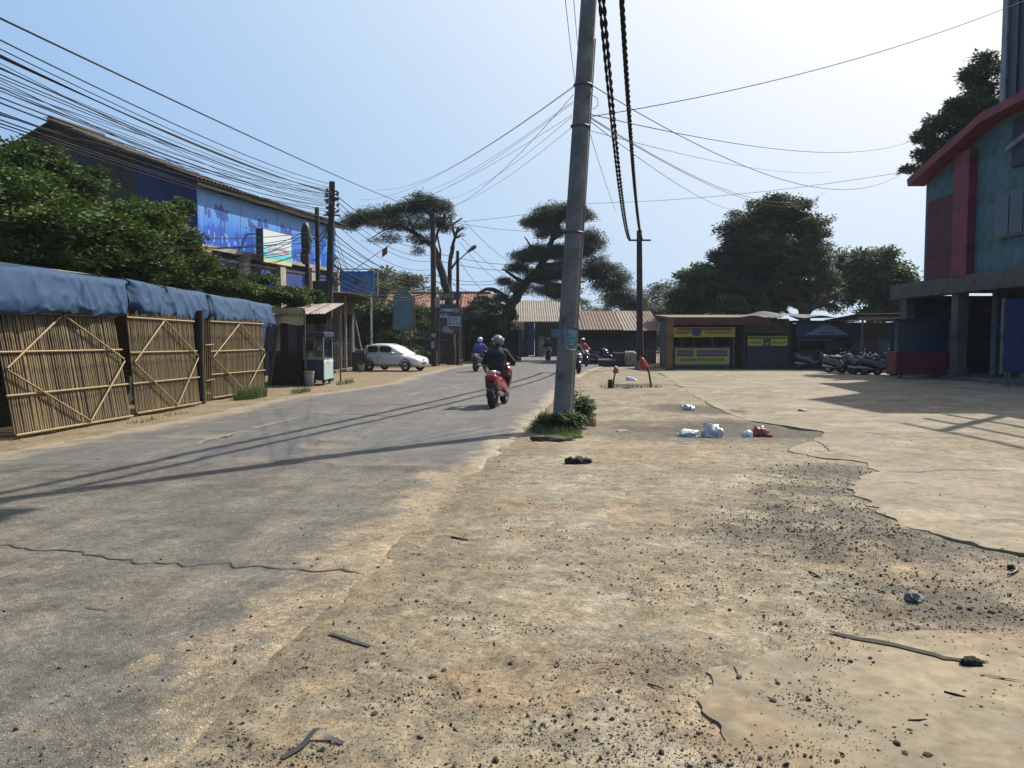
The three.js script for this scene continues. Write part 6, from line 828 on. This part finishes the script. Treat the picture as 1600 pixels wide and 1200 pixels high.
// ---------- right side: food stalls ----------
const shopD = -gp(1100, 577).z;
const sx = px => (px - 800) / F * shopD, sy = py => at(800, py, shopD).y;
{
  const dk = mat([0.12, 0.105, 0.09], 0.9), inner = mat([0.14, 0.125, 0.11], 0.9), yel = '#d6c548';
  const o = V(sx(1098), 0, -shopD), t = thing('food_stall', 'food stall with red roof edge and yellow banners', 'food stall', o), w = px => sx(px) - o.x, W = w(1147) - w(1050);
  mk('back_wall', box(W, 2.5, 0.1, 0, 1.25, -3), inner, t); mk('side_wall', box(0.08, 2.5, 3, -W / 2, 1.25, -1.5), dk, t); mk('side_wall', box(0.08, 2.5, 3, W / 2, 1.25, -1.5), dk, t);
  mk('roof', [box(W + 1.9, 0.08, 4.2, 0.7, 0, 0).rotateX(0.06).translate(0, 2.72, -1.5)], rustTin, t); mk('roof_edge', box(W + 1.9, 0.3, 0.06, 0.7, sy(503), 0.62), mat([0.16, 0.02, 0.03], 0.6), t);
  mk('top_banner', panelGeo(W - 0.05, 0.5, 0.04, 0.05, sy(519), 0.05), print(512, 80, (x, w, h) => { x.fillStyle = yel; x.fillRect(0, 0, w, h); x.fillStyle = '#7d7560'; x.fillRect(30, 6, w - 60, 20); x.fillStyle = '#4e5a78'; x.beginPath(); x.ellipse(190, 40, 44, 34, 0, 0, 7); x.fill(); x.fillStyle = '#8f4a3a'; for (let k = 0; k < 9; k++) x.fillRect(12 + k * 14, 30, 9, 26); x.fillStyle = '#7a6a2a'; for (let k = 0; k < 14; k++) x.fillRect(262 + k * 15, 34, 10, 18); }), t);
  mk('counter_front', panelGeo(W - 0.35, 0.86, 0.05, -0.05, 0.66, 0.08), print(512, 160, (x, w, h) => { x.fillStyle = '#bdb84a'; x.fillRect(0, 0, w, h); x.strokeStyle = '#9a9578'; x.lineWidth = 14; x.strokeRect(6, 6, w - 12, h - 12); x.fillStyle = '#6d4356'; x.fillRect(24, 20, 150, 60); x.fillRect(204, 20, w - 228, 60); x.fillStyle = '#8c6c7a'; for (let k = 0; k < 8; k++) x.fillRect(34 + k * 17, 34, 11, 32); for (let k = 0; k < 13; k++) x.fillRect(216 + k * 21, 34, 14, 32); x.fillStyle = '#5f6a26'; for (let k = 0; k < 16; k++) x.fillRect(60 + k * 25, 98, 17, 26); }), t);
  mk('counter_top', box(W - 0.25, 0.05, 0.5, -0.05, 1.12, -0.12), rawWood, t); mk('plinth', box(W - 0.4, 0.2, 0.3, -0.05, 0.12, -0.05), dk, t);
  for (const px of [1050, 1065, 1083, 1113, 1145]) mk('post', box(0.05, 2.5, 0.05, w(px), 1.25, 0.0), mat([0.16, 0.15, 0.15]), t);
  const o2 = V(sx(1197), 0, -shopD), u = thing('food_stall', 'food stall with a yellow banner over a navy front', 'food stall', o2), w2 = px => sx(px) - o2.x, W2 = w2(1232) - w2(1163);
  mk('back_wall', box(W2, 2.5, 0.1, 0, 1.25, -3), inner, u); mk('side_wall', box(0.08, 2.5, 3, -W2 / 2, 1.25, -1.5), dk, u); mk('side_wall', box(0.08, 2.5, 3, W2 / 2, 1.25, -1.5), dk, u); mk('upper_wall', box(W2, 0.75, 0.08, 0, 2.2, -0.05), dk, u);
  mk('banner', panelGeo(W2 - 0.25, 0.52, 0.04, 0.02, sy(533), 0.08), print(384, 90, (x, w, h) => { x.fillStyle = '#d0c648'; x.fillRect(0, 0, w, h); x.fillStyle = '#6f6c52'; x.fillRect(10, 6, w - 20, 22); x.fillStyle = '#4a4a38'; x.fillRect(150, 26, 74, 56); x.fillStyle = '#7d7730'; for (let k = 0; k < 6; k++) { x.fillRect(18 + k * 20, 44, 13, 26); x.fillRect(240 + k * 22, 44, 14, 26); } }), u);
  mk('front_panel', box(W2 - 0.2, 1.1, 0.08, 0, 0.6, 0.02), mat([0.03, 0.04, 0.085], 0.7), u); mk('counter_top', box(W2, 0.05, 0.5, 0, 1.18, -0.1), dk, u); mk('lamp', new THREE.SphereGeometry(0.07, 10, 8).translate(0, 1.3, 0.1), mat([0.7, 0.68, 0.62]), u);
  mk('tarp_roof', grid(20, 10, (i, j) => { const s = i / 19, v = j / 9; return [lerp(-W2 / 2 - 0.2, W2 / 2 + 2.2, s), 2.72 + 0.3 * Math.sin(s * 3.1) * (1 - v) + 0.06 * Math.sin(s * 17) - 0.06 * v, 0.6 - (1 - v) * 3.8]; }), mat([0.03, 0.04, 0.075], 0.7, { side: THREE.DoubleSide }), u);
  const o3 = V(sx(1287), 0, -shopD - 0.3), v = thing('food_stall', 'blue food stall with a pale triangle on its canopy front', 'food stall', o3), w3 = px => sx(px) - o3.x, W3 = w3(1335) - w3(1240), bl = mat([0.02, 0.05, 0.16], 0.7);
  mk('back_wall', box(W3, 2.4, 0.1, 0, 1.2, -3), inner, v); mk('side_wall', box(0.08, 2.4, 3, -W3 / 2, 1.2, -1.5), bl, v); mk('side_wall', box(0.08, 2.4, 3, W3 / 2, 1.2, -1.5), bl, v);
  mk('canopy_front', panelGeo(W3, 0.72, 0.05, 0.1, 2.0, 0.35), print(512, 128, (x, w, h) => { x.fillStyle = '#12365f'; x.fillRect(0, 0, w, h); x.fillStyle = '#7f93a8'; x.beginPath(); x.moveTo(70, 108); x.lineTo(200, 34); x.lineTo(320, 34); x.lineTo(440, 108); x.fill(); x.fillStyle = '#8a8a84'; x.beginPath(); x.ellipse(256, 44, 62, 26, 0, 0, 7); x.fill(); x.fillStyle = '#2a4468'; for (let k = 0; k < 8; k++) x.fillRect(196 + k * 16, 82, 10, 20); }), v);
  mk('canopy', box(W3 + 0.2, 0.06, 3.6, 0.05, 2.45, -1.35), bl, v); mk('sill', box(W3 * 0.6, 0.12, 0.1, -0.5, 1.5, 0.2), mat([0.12, 0.17, 0.26]), v); mk('counter', box(W3 * 0.9, 0.95, 0.5, 0.1, 0.5, -0.1), mat([0.02, 0.025, 0.06], 0.7), v); for (const x of [-W3 / 2 + 0.3, W3 / 2 - 0.1]) mk('post', box(0.06, 2.4, 0.06, x, 1.2, 0.25), mat([0.12, 0.13, 0.15]), v);
  mk('poster', box(0.7, 1.0, 0.04, W3 / 2 - 0.5, 1.45, -0.4), mat([0.12, 0.115, 0.1]), v);
  const cn = thing('tin_canopy', 'long low tin canopy joining the blue stall to the arcade building', 'canopy', V(sx(1365), 0, -36.5)); for (let i = 0; i < 4; i++) mk('roof_sheet', corrugated(1.12, 4, 0.02, 0.12).rotateX(-0.05).translate(-1.6 + i * 1.1, 2.62 + (i % 2) * 0.012, -1.2), rustTin, cn); mk('beam', box(4.4, 0.14, 0.1, 0, 2.5, 0.8), mat([0.34, 0.3, 0.24]), cn); for (const x of [-2, 0.1, 2.1]) mk('post', beam(V(x, 0, 0.8), V(x, 2.5, 0.8), 0.05, 0.05, 8), steelM, cn); mk('back_wall', box(4.5, 2.4, 0.1, 0, 1.2, -2.8), inner, cn);
  mk('notice_board', box(0.62, 0.75, 0.05, -0.95, 1.2, 0.9), mat([0.1, 0.16, 0.18], 0.6), cn);
}
{ // orange railing and post by the second pole
  const a = onG(gp(1008, 577)), b = onG(gp(1040, 577)), t = thing('orange_railing', 'rusty orange railing beside the dark pole', 'railing', a), m = mat([0.34, 0.16, 0.045], 0.75), L = b.x - a.x;
  for (let i = 0; i < 9; i++) mk('bar', beam(V(i * L / 8, 0, 0), V(i * L / 8, 0.92, 0), 0.018, 0.018, 6), m, t); for (const y of [0.1, 0.94]) mk('rail', box(L + 0.1, 0.04, 0.04, L / 2, y, 0), m, t);
  const c = onG(gp(1046, 579)), u = thing('orange_post', 'thick ochre post at the corner of the red roofed stall', 'post', c); mk('post', rbox(0.28, 2.6, 0.28, 0, 1.3, 0, 0.02), mat([0.3, 0.15, 0.05], 0.8), u); mk('foot', rbox(0.36, 0.2, 0.36, 0, 0.1, 0, 0.02), mat([0.2, 0.11, 0.05], 0.9), u);
  const p = V(sx(1005) - 0.4, 0, -shopD - 9), s = thing('far_hut', 'far hut with a pale patched tin roof behind the orange railing', 'hut', p); mk('wall', [box(5.5, 2.3, 0.15, 0, 1.15, 0), box(0.15, 2.3, 4, -2.7, 1.15, -2), box(0.15, 2.3, 4, 2.7, 1.15, -2)], mat([0.06, 0.055, 0.05]), s); for (let i = 0; i < 5; i++) mk('roof_sheet', corrugated(1.25, 4.6, 0.03, 0.2).rotateX(0.3).translate(-2.5 + i * 1.22, 2.75 + (i % 2) * 0.015, -1.2), i === 3 ? mat([0.3, 0.28, 0.25], 0.8, { map: streakMap }) : rustTin, s); mk('awning', box(3, 0.06, 1.2, -1, 2.1, 0.6), mat([0.2, 0.19, 0.17]), s);
  mk('blue_sign', box(0.9, 0.5, 0.06, -3.4, 1.9, 0.3), mat([0.1, 0.25, 0.4], 0.5), s);
}
{ // crates and bundles by the road
  const p = onG(gp(948, 573)), a = thing('concrete_slab_block', 'pale flat concrete slab beside the dark crate', 'slab', p); mk('slab', rbox(0.95, 0.1, 0.7, 0, 0.36, 0, 0.02), mat([0.42, 0.4, 0.36], 0.9), a); mk('base', rbox(0.85, 0.31, 0.6, 0, 0.155, 0, 0.02), mat([0.1, 0.09, 0.08], 0.95), a);
  const q = onG(gp(966, 573)), c = thing('dark_crate', 'dark slatted crate with a pale lid beside the striped bundle', 'crate', q); mk('case', rbox(0.62, 0.72, 0.6, 0, 0.36, 0, 0.02), mat([0.055, 0.045, 0.042], 0.9), c); for (let i = 0; i < 4; i++) mk('slat', box(0.66, 0.12, 0.03, 0, 0.1 + i * 0.18, 0.315), mat([0.08, 0.065, 0.06], 0.9), c); mk('lid', box(0.72, 0.05, 0.7, 0.1, 0.75, 0, 0, 0, -0.08), mat([0.5, 0.48, 0.45], 0.8), c);
  const r = onG(gp(984, 573)), s = thing('wrapped_bundle', 'cream rounded bundle tied with black bands', 'bundle', r); mk('bundle', loft([[-0.4, 0.42, 0.3, 0.36, 3], [-0.3, 0.42, 0.38, 0.42, 3.2], [0.3, 0.42, 0.38, 0.42, 3.2], [0.4, 0.42, 0.3, 0.36, 3]], 20), mat([0.5, 0.44, 0.33], 0.85), s); for (const x of [-0.2, 0.02, 0.22]) mk('band', new THREE.TorusGeometry(0.42, 0.03, 5, 22).scale(0.99, 1.01, 1).rotateY(0.9).translate(x, 0.42, 0.08), blackM, s);
}
// ---------- right: arcade building ----------
{
  const o = V(16.5, 0, -26), t = thing('arcade_building', 'two storey building with an open arcade and red gabled roof edge', 'building', o), conc = mat([0.2, 0.195, 0.185], 0.9, { map: streakMap }), teal = mat([0.12, 0.3, 0.36], 0.85, { map: streakMap }), red = mat([0.3, 0.035, 0.05], 0.7), maroon = mat([0.16, 0.025, 0.04], 0.8), dk = mat([0.14, 0.135, 0.13], 0.9);
  const z0 = -7.2, z1 = 8.0;                               // local z of far and near ends
  for (const px of [1417, 1497]) { const d = 16.75 / ((px - 800) / F); const c = mk('column', rbox(0.42, 3.5, 0.42, 0.25, 1.75, 26 - d, 0.02), conc, t); mk('column_base', rbox(0.54, 0.4, 0.54, 0.25, 0.2, 26 - d, 0.02), conc, c); }
  for (const z of [1.6, 5.9]) { const c = mk('column', rbox(0.42, 3.5, 0.42, 0.25, 1.75, z, 0.02), conc, t); mk('column_base', rbox(0.54, 0.4, 0.54, 0.25, 0.2, z, 0.02), conc, c); }
  mk('floor_beam', box(0.6, 0.62, z1 - z0, 0.25, 3.55, (z0 + z1) / 2), conc, t); mk('upper_floor', box(7, 0.2, z1 - z0, 4.06, 3.62, (z0 + z1) / 2), conc, t);
  mk('back_wall', box(0.2, 3.6, z1 - z0, 4.5, 1.8, (z0 + z1) / 2), dk, t); mk('end_wall', box(4.2, 3.4, 0.2, 2.5, 1.7, z0 + 0.15), dk, t); mk('door', [box(0.06, 2.1, 1.0, 4.36, 1.05, -1.2), box(0.06, 2.1, 1.6, 4.36, 1.05, 2)], mat([0.05, 0.045, 0.04]), t); mk('floor', box(5, 0.12, z1 - z0, 2.4, 0.07, (z0 + z1) / 2), mat([0.2, 0.19, 0.17]), t);
  const up = new THREE.Shape(); up.moveTo(-z1, 3.87); up.lineTo(5.0, 3.87); up.lineTo(5.0, 7.86); up.lineTo(4.3, 8.05); up.lineTo(0.6, 9.0); up.lineTo(-z1, 9.2);
  mk('upper_wall', new THREE.ExtrudeGeometry(up, { depth: 7, bevelEnabled: false }).rotateY(Y90).translate(0.2, 0, 0), teal, t);
  mk('roof_edge', [bar(V(-0.1, 7.86, -5.25), V(-0.1, 8.15, -4.2), 0.7, 0.3), bar(V(-0.1, 8.15, -4.2), V(-0.1, 9.12, -0.45), 0.7, 0.3), bar(V(-0.1, 9.12, -0.45), V(-0.1, 9.34, z1 + 0.3), 0.7, 0.3)], red, t);
  mk('roof', [bar(V(3.9, 8.04, -5.2), V(3.9, 9.26, -0.45), 7.2, 0.14), bar(V(3.9, 9.26, -0.45), V(3.9, 9.46, z1 + 0.2), 7.2, 0.14)], rustTin, t);
  const pz = d => 26 - d; mk('pilaster', box(0.3, 4.5, 0.95, 0.05, 6.1, pz(28.1)), red, t); mk('recess_panel', box(0.1, 3.1, 2.0, 0.16, 5.45, pz(29.7)), maroon, t); mk('trim', [bar(V(0.08, 7.85, pz(25.8)), V(0.08, 8.5, pz(23.2)), 0.2, 0.16)], mat([0.35, 0.42, 0.45], 0.8), t); mk('dark_panel', box(0.12, 1.6, 2.4, 0.15, 8.0, pz(24.4)), mat([0.04, 0.05, 0.09]), t);
  for (const z of [pz(25.6), pz(22.6)]) { const f = mk('window', box(0.12, 1.5, 1.5, 0.16, 5.7, z), mat([0.3, 0.3, 0.28]), t); mk('pane', [box(0.06, 1.36, 0.66, 0.1, 5.7, z - 0.36), box(0.06, 1.36, 0.66, 0.1, 5.7, z + 0.36)], plain([0.015, 0.02, 0.025], 0.1), f); }
  const tw = thing('tower_block', 'dark blue tower with pale vertical edge rising above the arcade building', 'tower', V(18.6, 0, -25.8)), nv = mat([0.022, 0.045, 0.085], 0.6, { map: streakMap, tile: 3 });
  mk('shaft', box(5.2, 16.2, 3.6, 2.62, 8.1, -1.8), nv, tw); mk('edge_trim', box(0.16, 16.2, 0.3, 0.02, 8.12, -3.5), mat([0.3, 0.31, 0.36], 0.6), tw); for (const z of [-2.8, -2.1, -1.1, -0.3]) mk('rib', box(0.1, 16.1, 0.12, 0.0, 8.1, z), mat([0.045, 0.06, 0.09], 0.6), tw);
  // steel billboard frame on the roof, just out of view, whose shadow lies on the lot
  const fr = thing('roof_billboard_frame', 'steel billboard frame standing on the near roof of the arcade building', 'billboard frame', V(14.3, 0, -19.2)), fm = steelM;
  for (const z of [0, 3.4]) mk('post', beam(V(0, 0, z), V(0, 10.6, z), 0.12, 0.12, 8), fm, fr); for (const y of [8.2, 9.4, 10.6]) mk('rail', beam(V(0, y, -1.2), V(0, y, 4.4), 0.07, 0.07, 6), fm, fr); mk('panel', box(0.08, 0.8, 1.4, 0, 10.1, 3.8), fm, fr);
}
{ // carts and boards in the shade
  const d = 29.5, X = px => (px - 800) / F * d, o = V(X(1434), 0, -d), t = thing('red_food_cart', 'red food cart with a blue glass case in the shade of the arcade', 'food cart', onG(o)), red = mat([0.26, 0.018, 0.028], 0.6), W = X(1474) - X(1398);
  mk('base', rbox(W, 0.86, 0.8, 0, 0.6, 0, 0.02), red, t); mk('roundel', [-0.45, 0, 0.45].map(x => new THREE.CylinderGeometry(0.18, 0.18, 0.03, 18).rotateX(Y90).translate(x, 0.68, 0.41)), mat([0.26, 0.02, 0.035], 0.6), t); mk('glass_case', box(W - 0.06, 1.12, 0.7, 0, 1.62, 0), plain([0.02, 0.04, 0.075], 0.2), t); mk('canopy', box(W + 0.5, 0.08, 1.2, 0, 2.24, 0), mat([0.02, 0.025, 0.05]), t);
  for (const s of [-1, 1]) { mk('post', box(0.09, 1.3, 0.09, s * (W / 2 + 0.08), 1.65, 0.36), mat([0.25, 0.23, 0.2]), t); mk('end_panel', rbox(0.1, 0.86, 0.78, s * (W / 2 + 0.06), 0.6, 0, 0.02), mat([0.3, 0.06, 0.07]), t); mk('wheel', new THREE.TorusGeometry(0.2, 0.03, 6, 16).rotateY(Y90).translate(s * 0.7, 0.23, 0), rubber, t); }
  const e = 24.2, bx = (1566 - 800) / F * e, p = onG(V(bx + 0.75, 0, -e)), b = thing('blue_board', 'tall blue board on short legs in front of the arcade', 'sign board', p); mk('board', rbox(1.5, 2.3, 0.08, 0, 1.62, 0, 0.01), mat([0.012, 0.05, 0.2], 0.5), b); mk('edge', box(0.05, 2.4, 0.1, -0.78, 1.6, 0), mat([0.22, 0.22, 0.22]), b); for (const x of [-0.62, -0.5, 0.6]) mk('leg', box(0.05, 0.48, 0.05, x, 0.24, 0), mat([0.25, 0.24, 0.2]), b);
}
// ---------- stakes, litter ----------
function crumple(rx, ry, rz, seed, amp = 0.5, det = 4) { const g = mergeVertices(new THREE.IcosahedronGeometry(1, det).deleteAttribute('uv').deleteAttribute('normal')); const P = g.attributes.position; for (let i = 0; i < P.count; i++) { const x = P.getX(i), y = P.getY(i), z = P.getZ(i), rg = f => 1 - Math.abs(2 * vn(x * f + z * 1.7 + seed * 3, y * f - z * f * 0.8 + seed) - 1), n = 0.8 + 0.5 * amp * (rg(2.7) ** 2 - 0.4) + 0.35 * amp * (rg(6.1) ** 2 - 0.4) + amp * (fbm(x * 2.6 + seed, y * 2.6 + z * 1.9 + seed, 3) - 0.5) * 2 + 0.2 * amp * (hash(i, seed) - 0.5) + 0.2; P.setXYZ(i, x * rx * n, Math.max(-0.15 * ry, y * ry * n), z * rz * n); } g.computeVertexNormals(); return g; }
{
  const bag = c => mat(c, 0.35, { bump: 0 }), redM = bag([0.55, 0.055, 0.035]), p1 = onG(gp(1020, 606)), p2 = onG(gp(957, 607));
  const k1 = (-p1.z) / F, t = thing('warning_stake', 'leaning stake topped with a large red plastic bag in the drain hole', 'stake', p1); mk('stick', tube([V(0, -0.25, 0), V(-6 * k1, 22 * k1, 0), V(-12 * k1, 38 * k1, 0)], [0.035, 0.03, 0.025], 7), darkWood, t);
  mk('bag', crumple(0.14, 0.3, 0.13, 3, 0.28).rotateZ(0.35).translate(-14 * k1, 32 * k1, 0), redM, t);
  const u = thing('warning_stake', 'short stake topped with a small red plastic bag in the drain hole', 'stake', p2); mk('stick', tube([V(0, -0.25, 0), V(2 * k1, 14 * k1, 0), V(5 * k1, 27 * k1, 0)], [0.03, 0.025, 0.02], 7), darkWood, u); mk('stump', tube([V(-3 * k1, -0.2, 0.05), V(-4 * k1, 13 * k1, 0.05)], [0.09, 0.07], 7), darkWood, u); mk('bag', crumple(0.08, 0.17, 0.08, 5, 0.3).translate(5 * k1, 24 * k1, 0), redM, u);
  const white = new THREE.MeshPhysicalMaterial({ roughness: 0.4, transmission: 0.35, thickness: 0, color: 0xb9bfc2, side: THREE.DoubleSide }), lit = (name, label, px, py, g, m, cat = 'litter', dy = 0.0) => { const p = onG(gp(px, py)); p.y += dy; return single(name, g, m, label, cat, p, R() * 6); };
  lit('plastic_bag', 'upright white plastic bag in the muddy hollow', 1113, 683, crumple(0.12, 0.13, 0.09, 7, 0.9), white, 'plastic bag', 0.02); lit('plastic_bag', 'flattened clear plastic bag left of the upright white bag', 1075, 682, crumple(0.15, 0.07, 0.1, 8, 0.8), white, 'plastic bag', 0.01); lit('plastic_cup', 'small clear crumpled cup between the white and red bags', 1167, 683, crumple(0.08, 0.09, 0.08, 9, 0.3), white, 'cup', 0.01); lit('plastic_bag', 'red and white plastic bag in the muddy hollow', 1187, 681, crumple(0.13, 0.13, 0.1, 10, 0.45), mat([0.5, 0.09, 0.045], 0.4), 'plastic bag', 0.01); lit('plastic_bag', 'torn orange scrap beside the red bag', 1199, 681, crumple(0.08, 0.06, 0.06, 18, 0.5), mat([0.5, 0.2, 0.1], 0.5), 'litter', 0.005);
  lit('plastic_bag', 'white plastic bag in the small hollow beyond the mud', 1075, 640, crumple(0.14, 0.09, 0.1, 11, 0.8), white, 'plastic bag', 0.01); lit('plastic_bag', 'white scrap in the drain hole between the stakes', 985, 606, crumple(0.16, 0.1, 0.1, 12, 0.5), white, 'plastic bag', 0.22); lit('paper_scrap', 'pale paper scrap lying on the concrete lot', 1253, 643, crumple(0.1, 0.04, 0.07, 13, 0.5), mat([0.7, 0.66, 0.58]), 'paper', 0.01); lit('paper_scrap', 'small pale paper scrap on the dirt near the pole', 969, 675, crumple(0.1, 0.03, 0.06, 14, 0.5), mat([0.68, 0.64, 0.56]), 'paper', 0.005); lit('crumpled_paper', 'grey crumpled paper lying among the dark stones', 1427, 942, crumple(0.045, 0.032, 0.035, 15, 0.7), mat([0.5, 0.49, 0.47]), 'paper', 0.006); lit('paper_scrap', 'flat pale scrap on the dirt before the broken slab', 1210, 748, crumple(0.09, 0.015, 0.06, 16, 0.5), mat([0.6, 0.54, 0.44]), 'paper', 0.004);
  lit('dark_rag', 'dark muddy rag lying before the concrete pole', 908, 724, merge([crumple(0.11, 0.05, 0.06, 17, 0.8), crumple(0.05, 0.06, 0.05, 19, 0.5).translate(0.15, 0, 0.02)]), mat([0.03, 0.024, 0.022], 0.9), 'rag', 0.01); lit('soil_lump', 'dark soil heap at the road side of the pole', 862, 690, crumple(0.28, 0.07, 0.12, 20, 0.5), mat([0.16, 0.125, 0.085], 1), 'soil', 0.0); lit('rubber_loop', 'black rubber loop at the edge of the stones on the right', 1580, 896, tube([V(-0.06, 0.012, 0.02), V(-0.05, 0.02, -0.02), V(0, 0.012, -0.03), V(0.06, 0.01, -0.01), V(0.13, 0.012, 0.02)], [0.016, 0.02, 0.012, 0.008, 0.006], 7), blackM, 'rubber');
  const strap = (label, pts, w) => { const P = pts.map(([x, y, h]) => { const p = onG(gp(x, y)); p.y += h; return p; }), o = P[0].clone(), c = new THREE.CatmullRomCurve3(P), n = 18; const q = c.getPoints(n); single('rubber_strip', grid(2, n + 1, (i, j) => { const p = q[j], s = i ? 1 : -1, a = q[Math.min(j + 1, n)].clone().sub(q[Math.max(j - 1, 0)]).normalize(); return [p.x - o.x - a.z * w * s, p.y - o.y, p.z - o.z + a.x * w * s]; }), mat([0.05, 0.047, 0.043], 0.55, { side: THREE.DoubleSide, bump: 0 }), label, 'rubber strip', o); };
  strap('folded dark strip lying at the edge of the dirt', [[440, 1194, 0.006], [470, 1178, 0.012], [497, 1160, 0.035], [515, 1165, 0.012], [536, 1172, 0.006]], 0.012); strap('thin grey strip at the dusty road edge', [[515, 994, 0.006], [540, 1002, 0.01], [578, 1013, 0.005]], 0.011);
  const stick = (label, a, b, r) => { const p = onG(gp(...a)), q = onG(gp(...b)); p.y += r; q.y += r; const m = p.clone().lerp(q, 0.5).add(V(0, 0.004, 0.008)); single('stick', tube([V(0, 0, 0), m.sub(p), q.sub(p)], [r, r * 0.9, r * 0.6], 6), darkWood, label, 'stick', p); };
  stick('thin stick on the pale concrete patch', [1475, 1090], [1508, 1098], 0.005); stick('straight brown stick on the pale concrete patch', [1419, 1135], [1448, 1133], 0.004); stick('bent twig on the cracked dirt', [1012, 1078], [1037, 1085], 0.004); stick('twig standing beside the dark stone on the patch', [1147, 1050], [1153, 1064], 0.003); stick('dark twig among the dirt clods by the road', [705, 842], [732, 846], 0.008); stick('flat grey splinter among the dark stones', [1264, 898], [1283, 908], 0.006);
  const hl = gp(1518, 1046); single('dark_clod', crumple(0.05, 0.025, 0.025, 22, 0.5), mat([0.02, 0.017, 0.014], 1), 'dark clod filling the end of the crack', 'clod', V(hl.x, 0.03, hl.z));
}
scene.traverse(o => { if (o.isMesh) { o.castShadow = true; o.receiveShadow = true; } });
renderer.render(scene, camera);
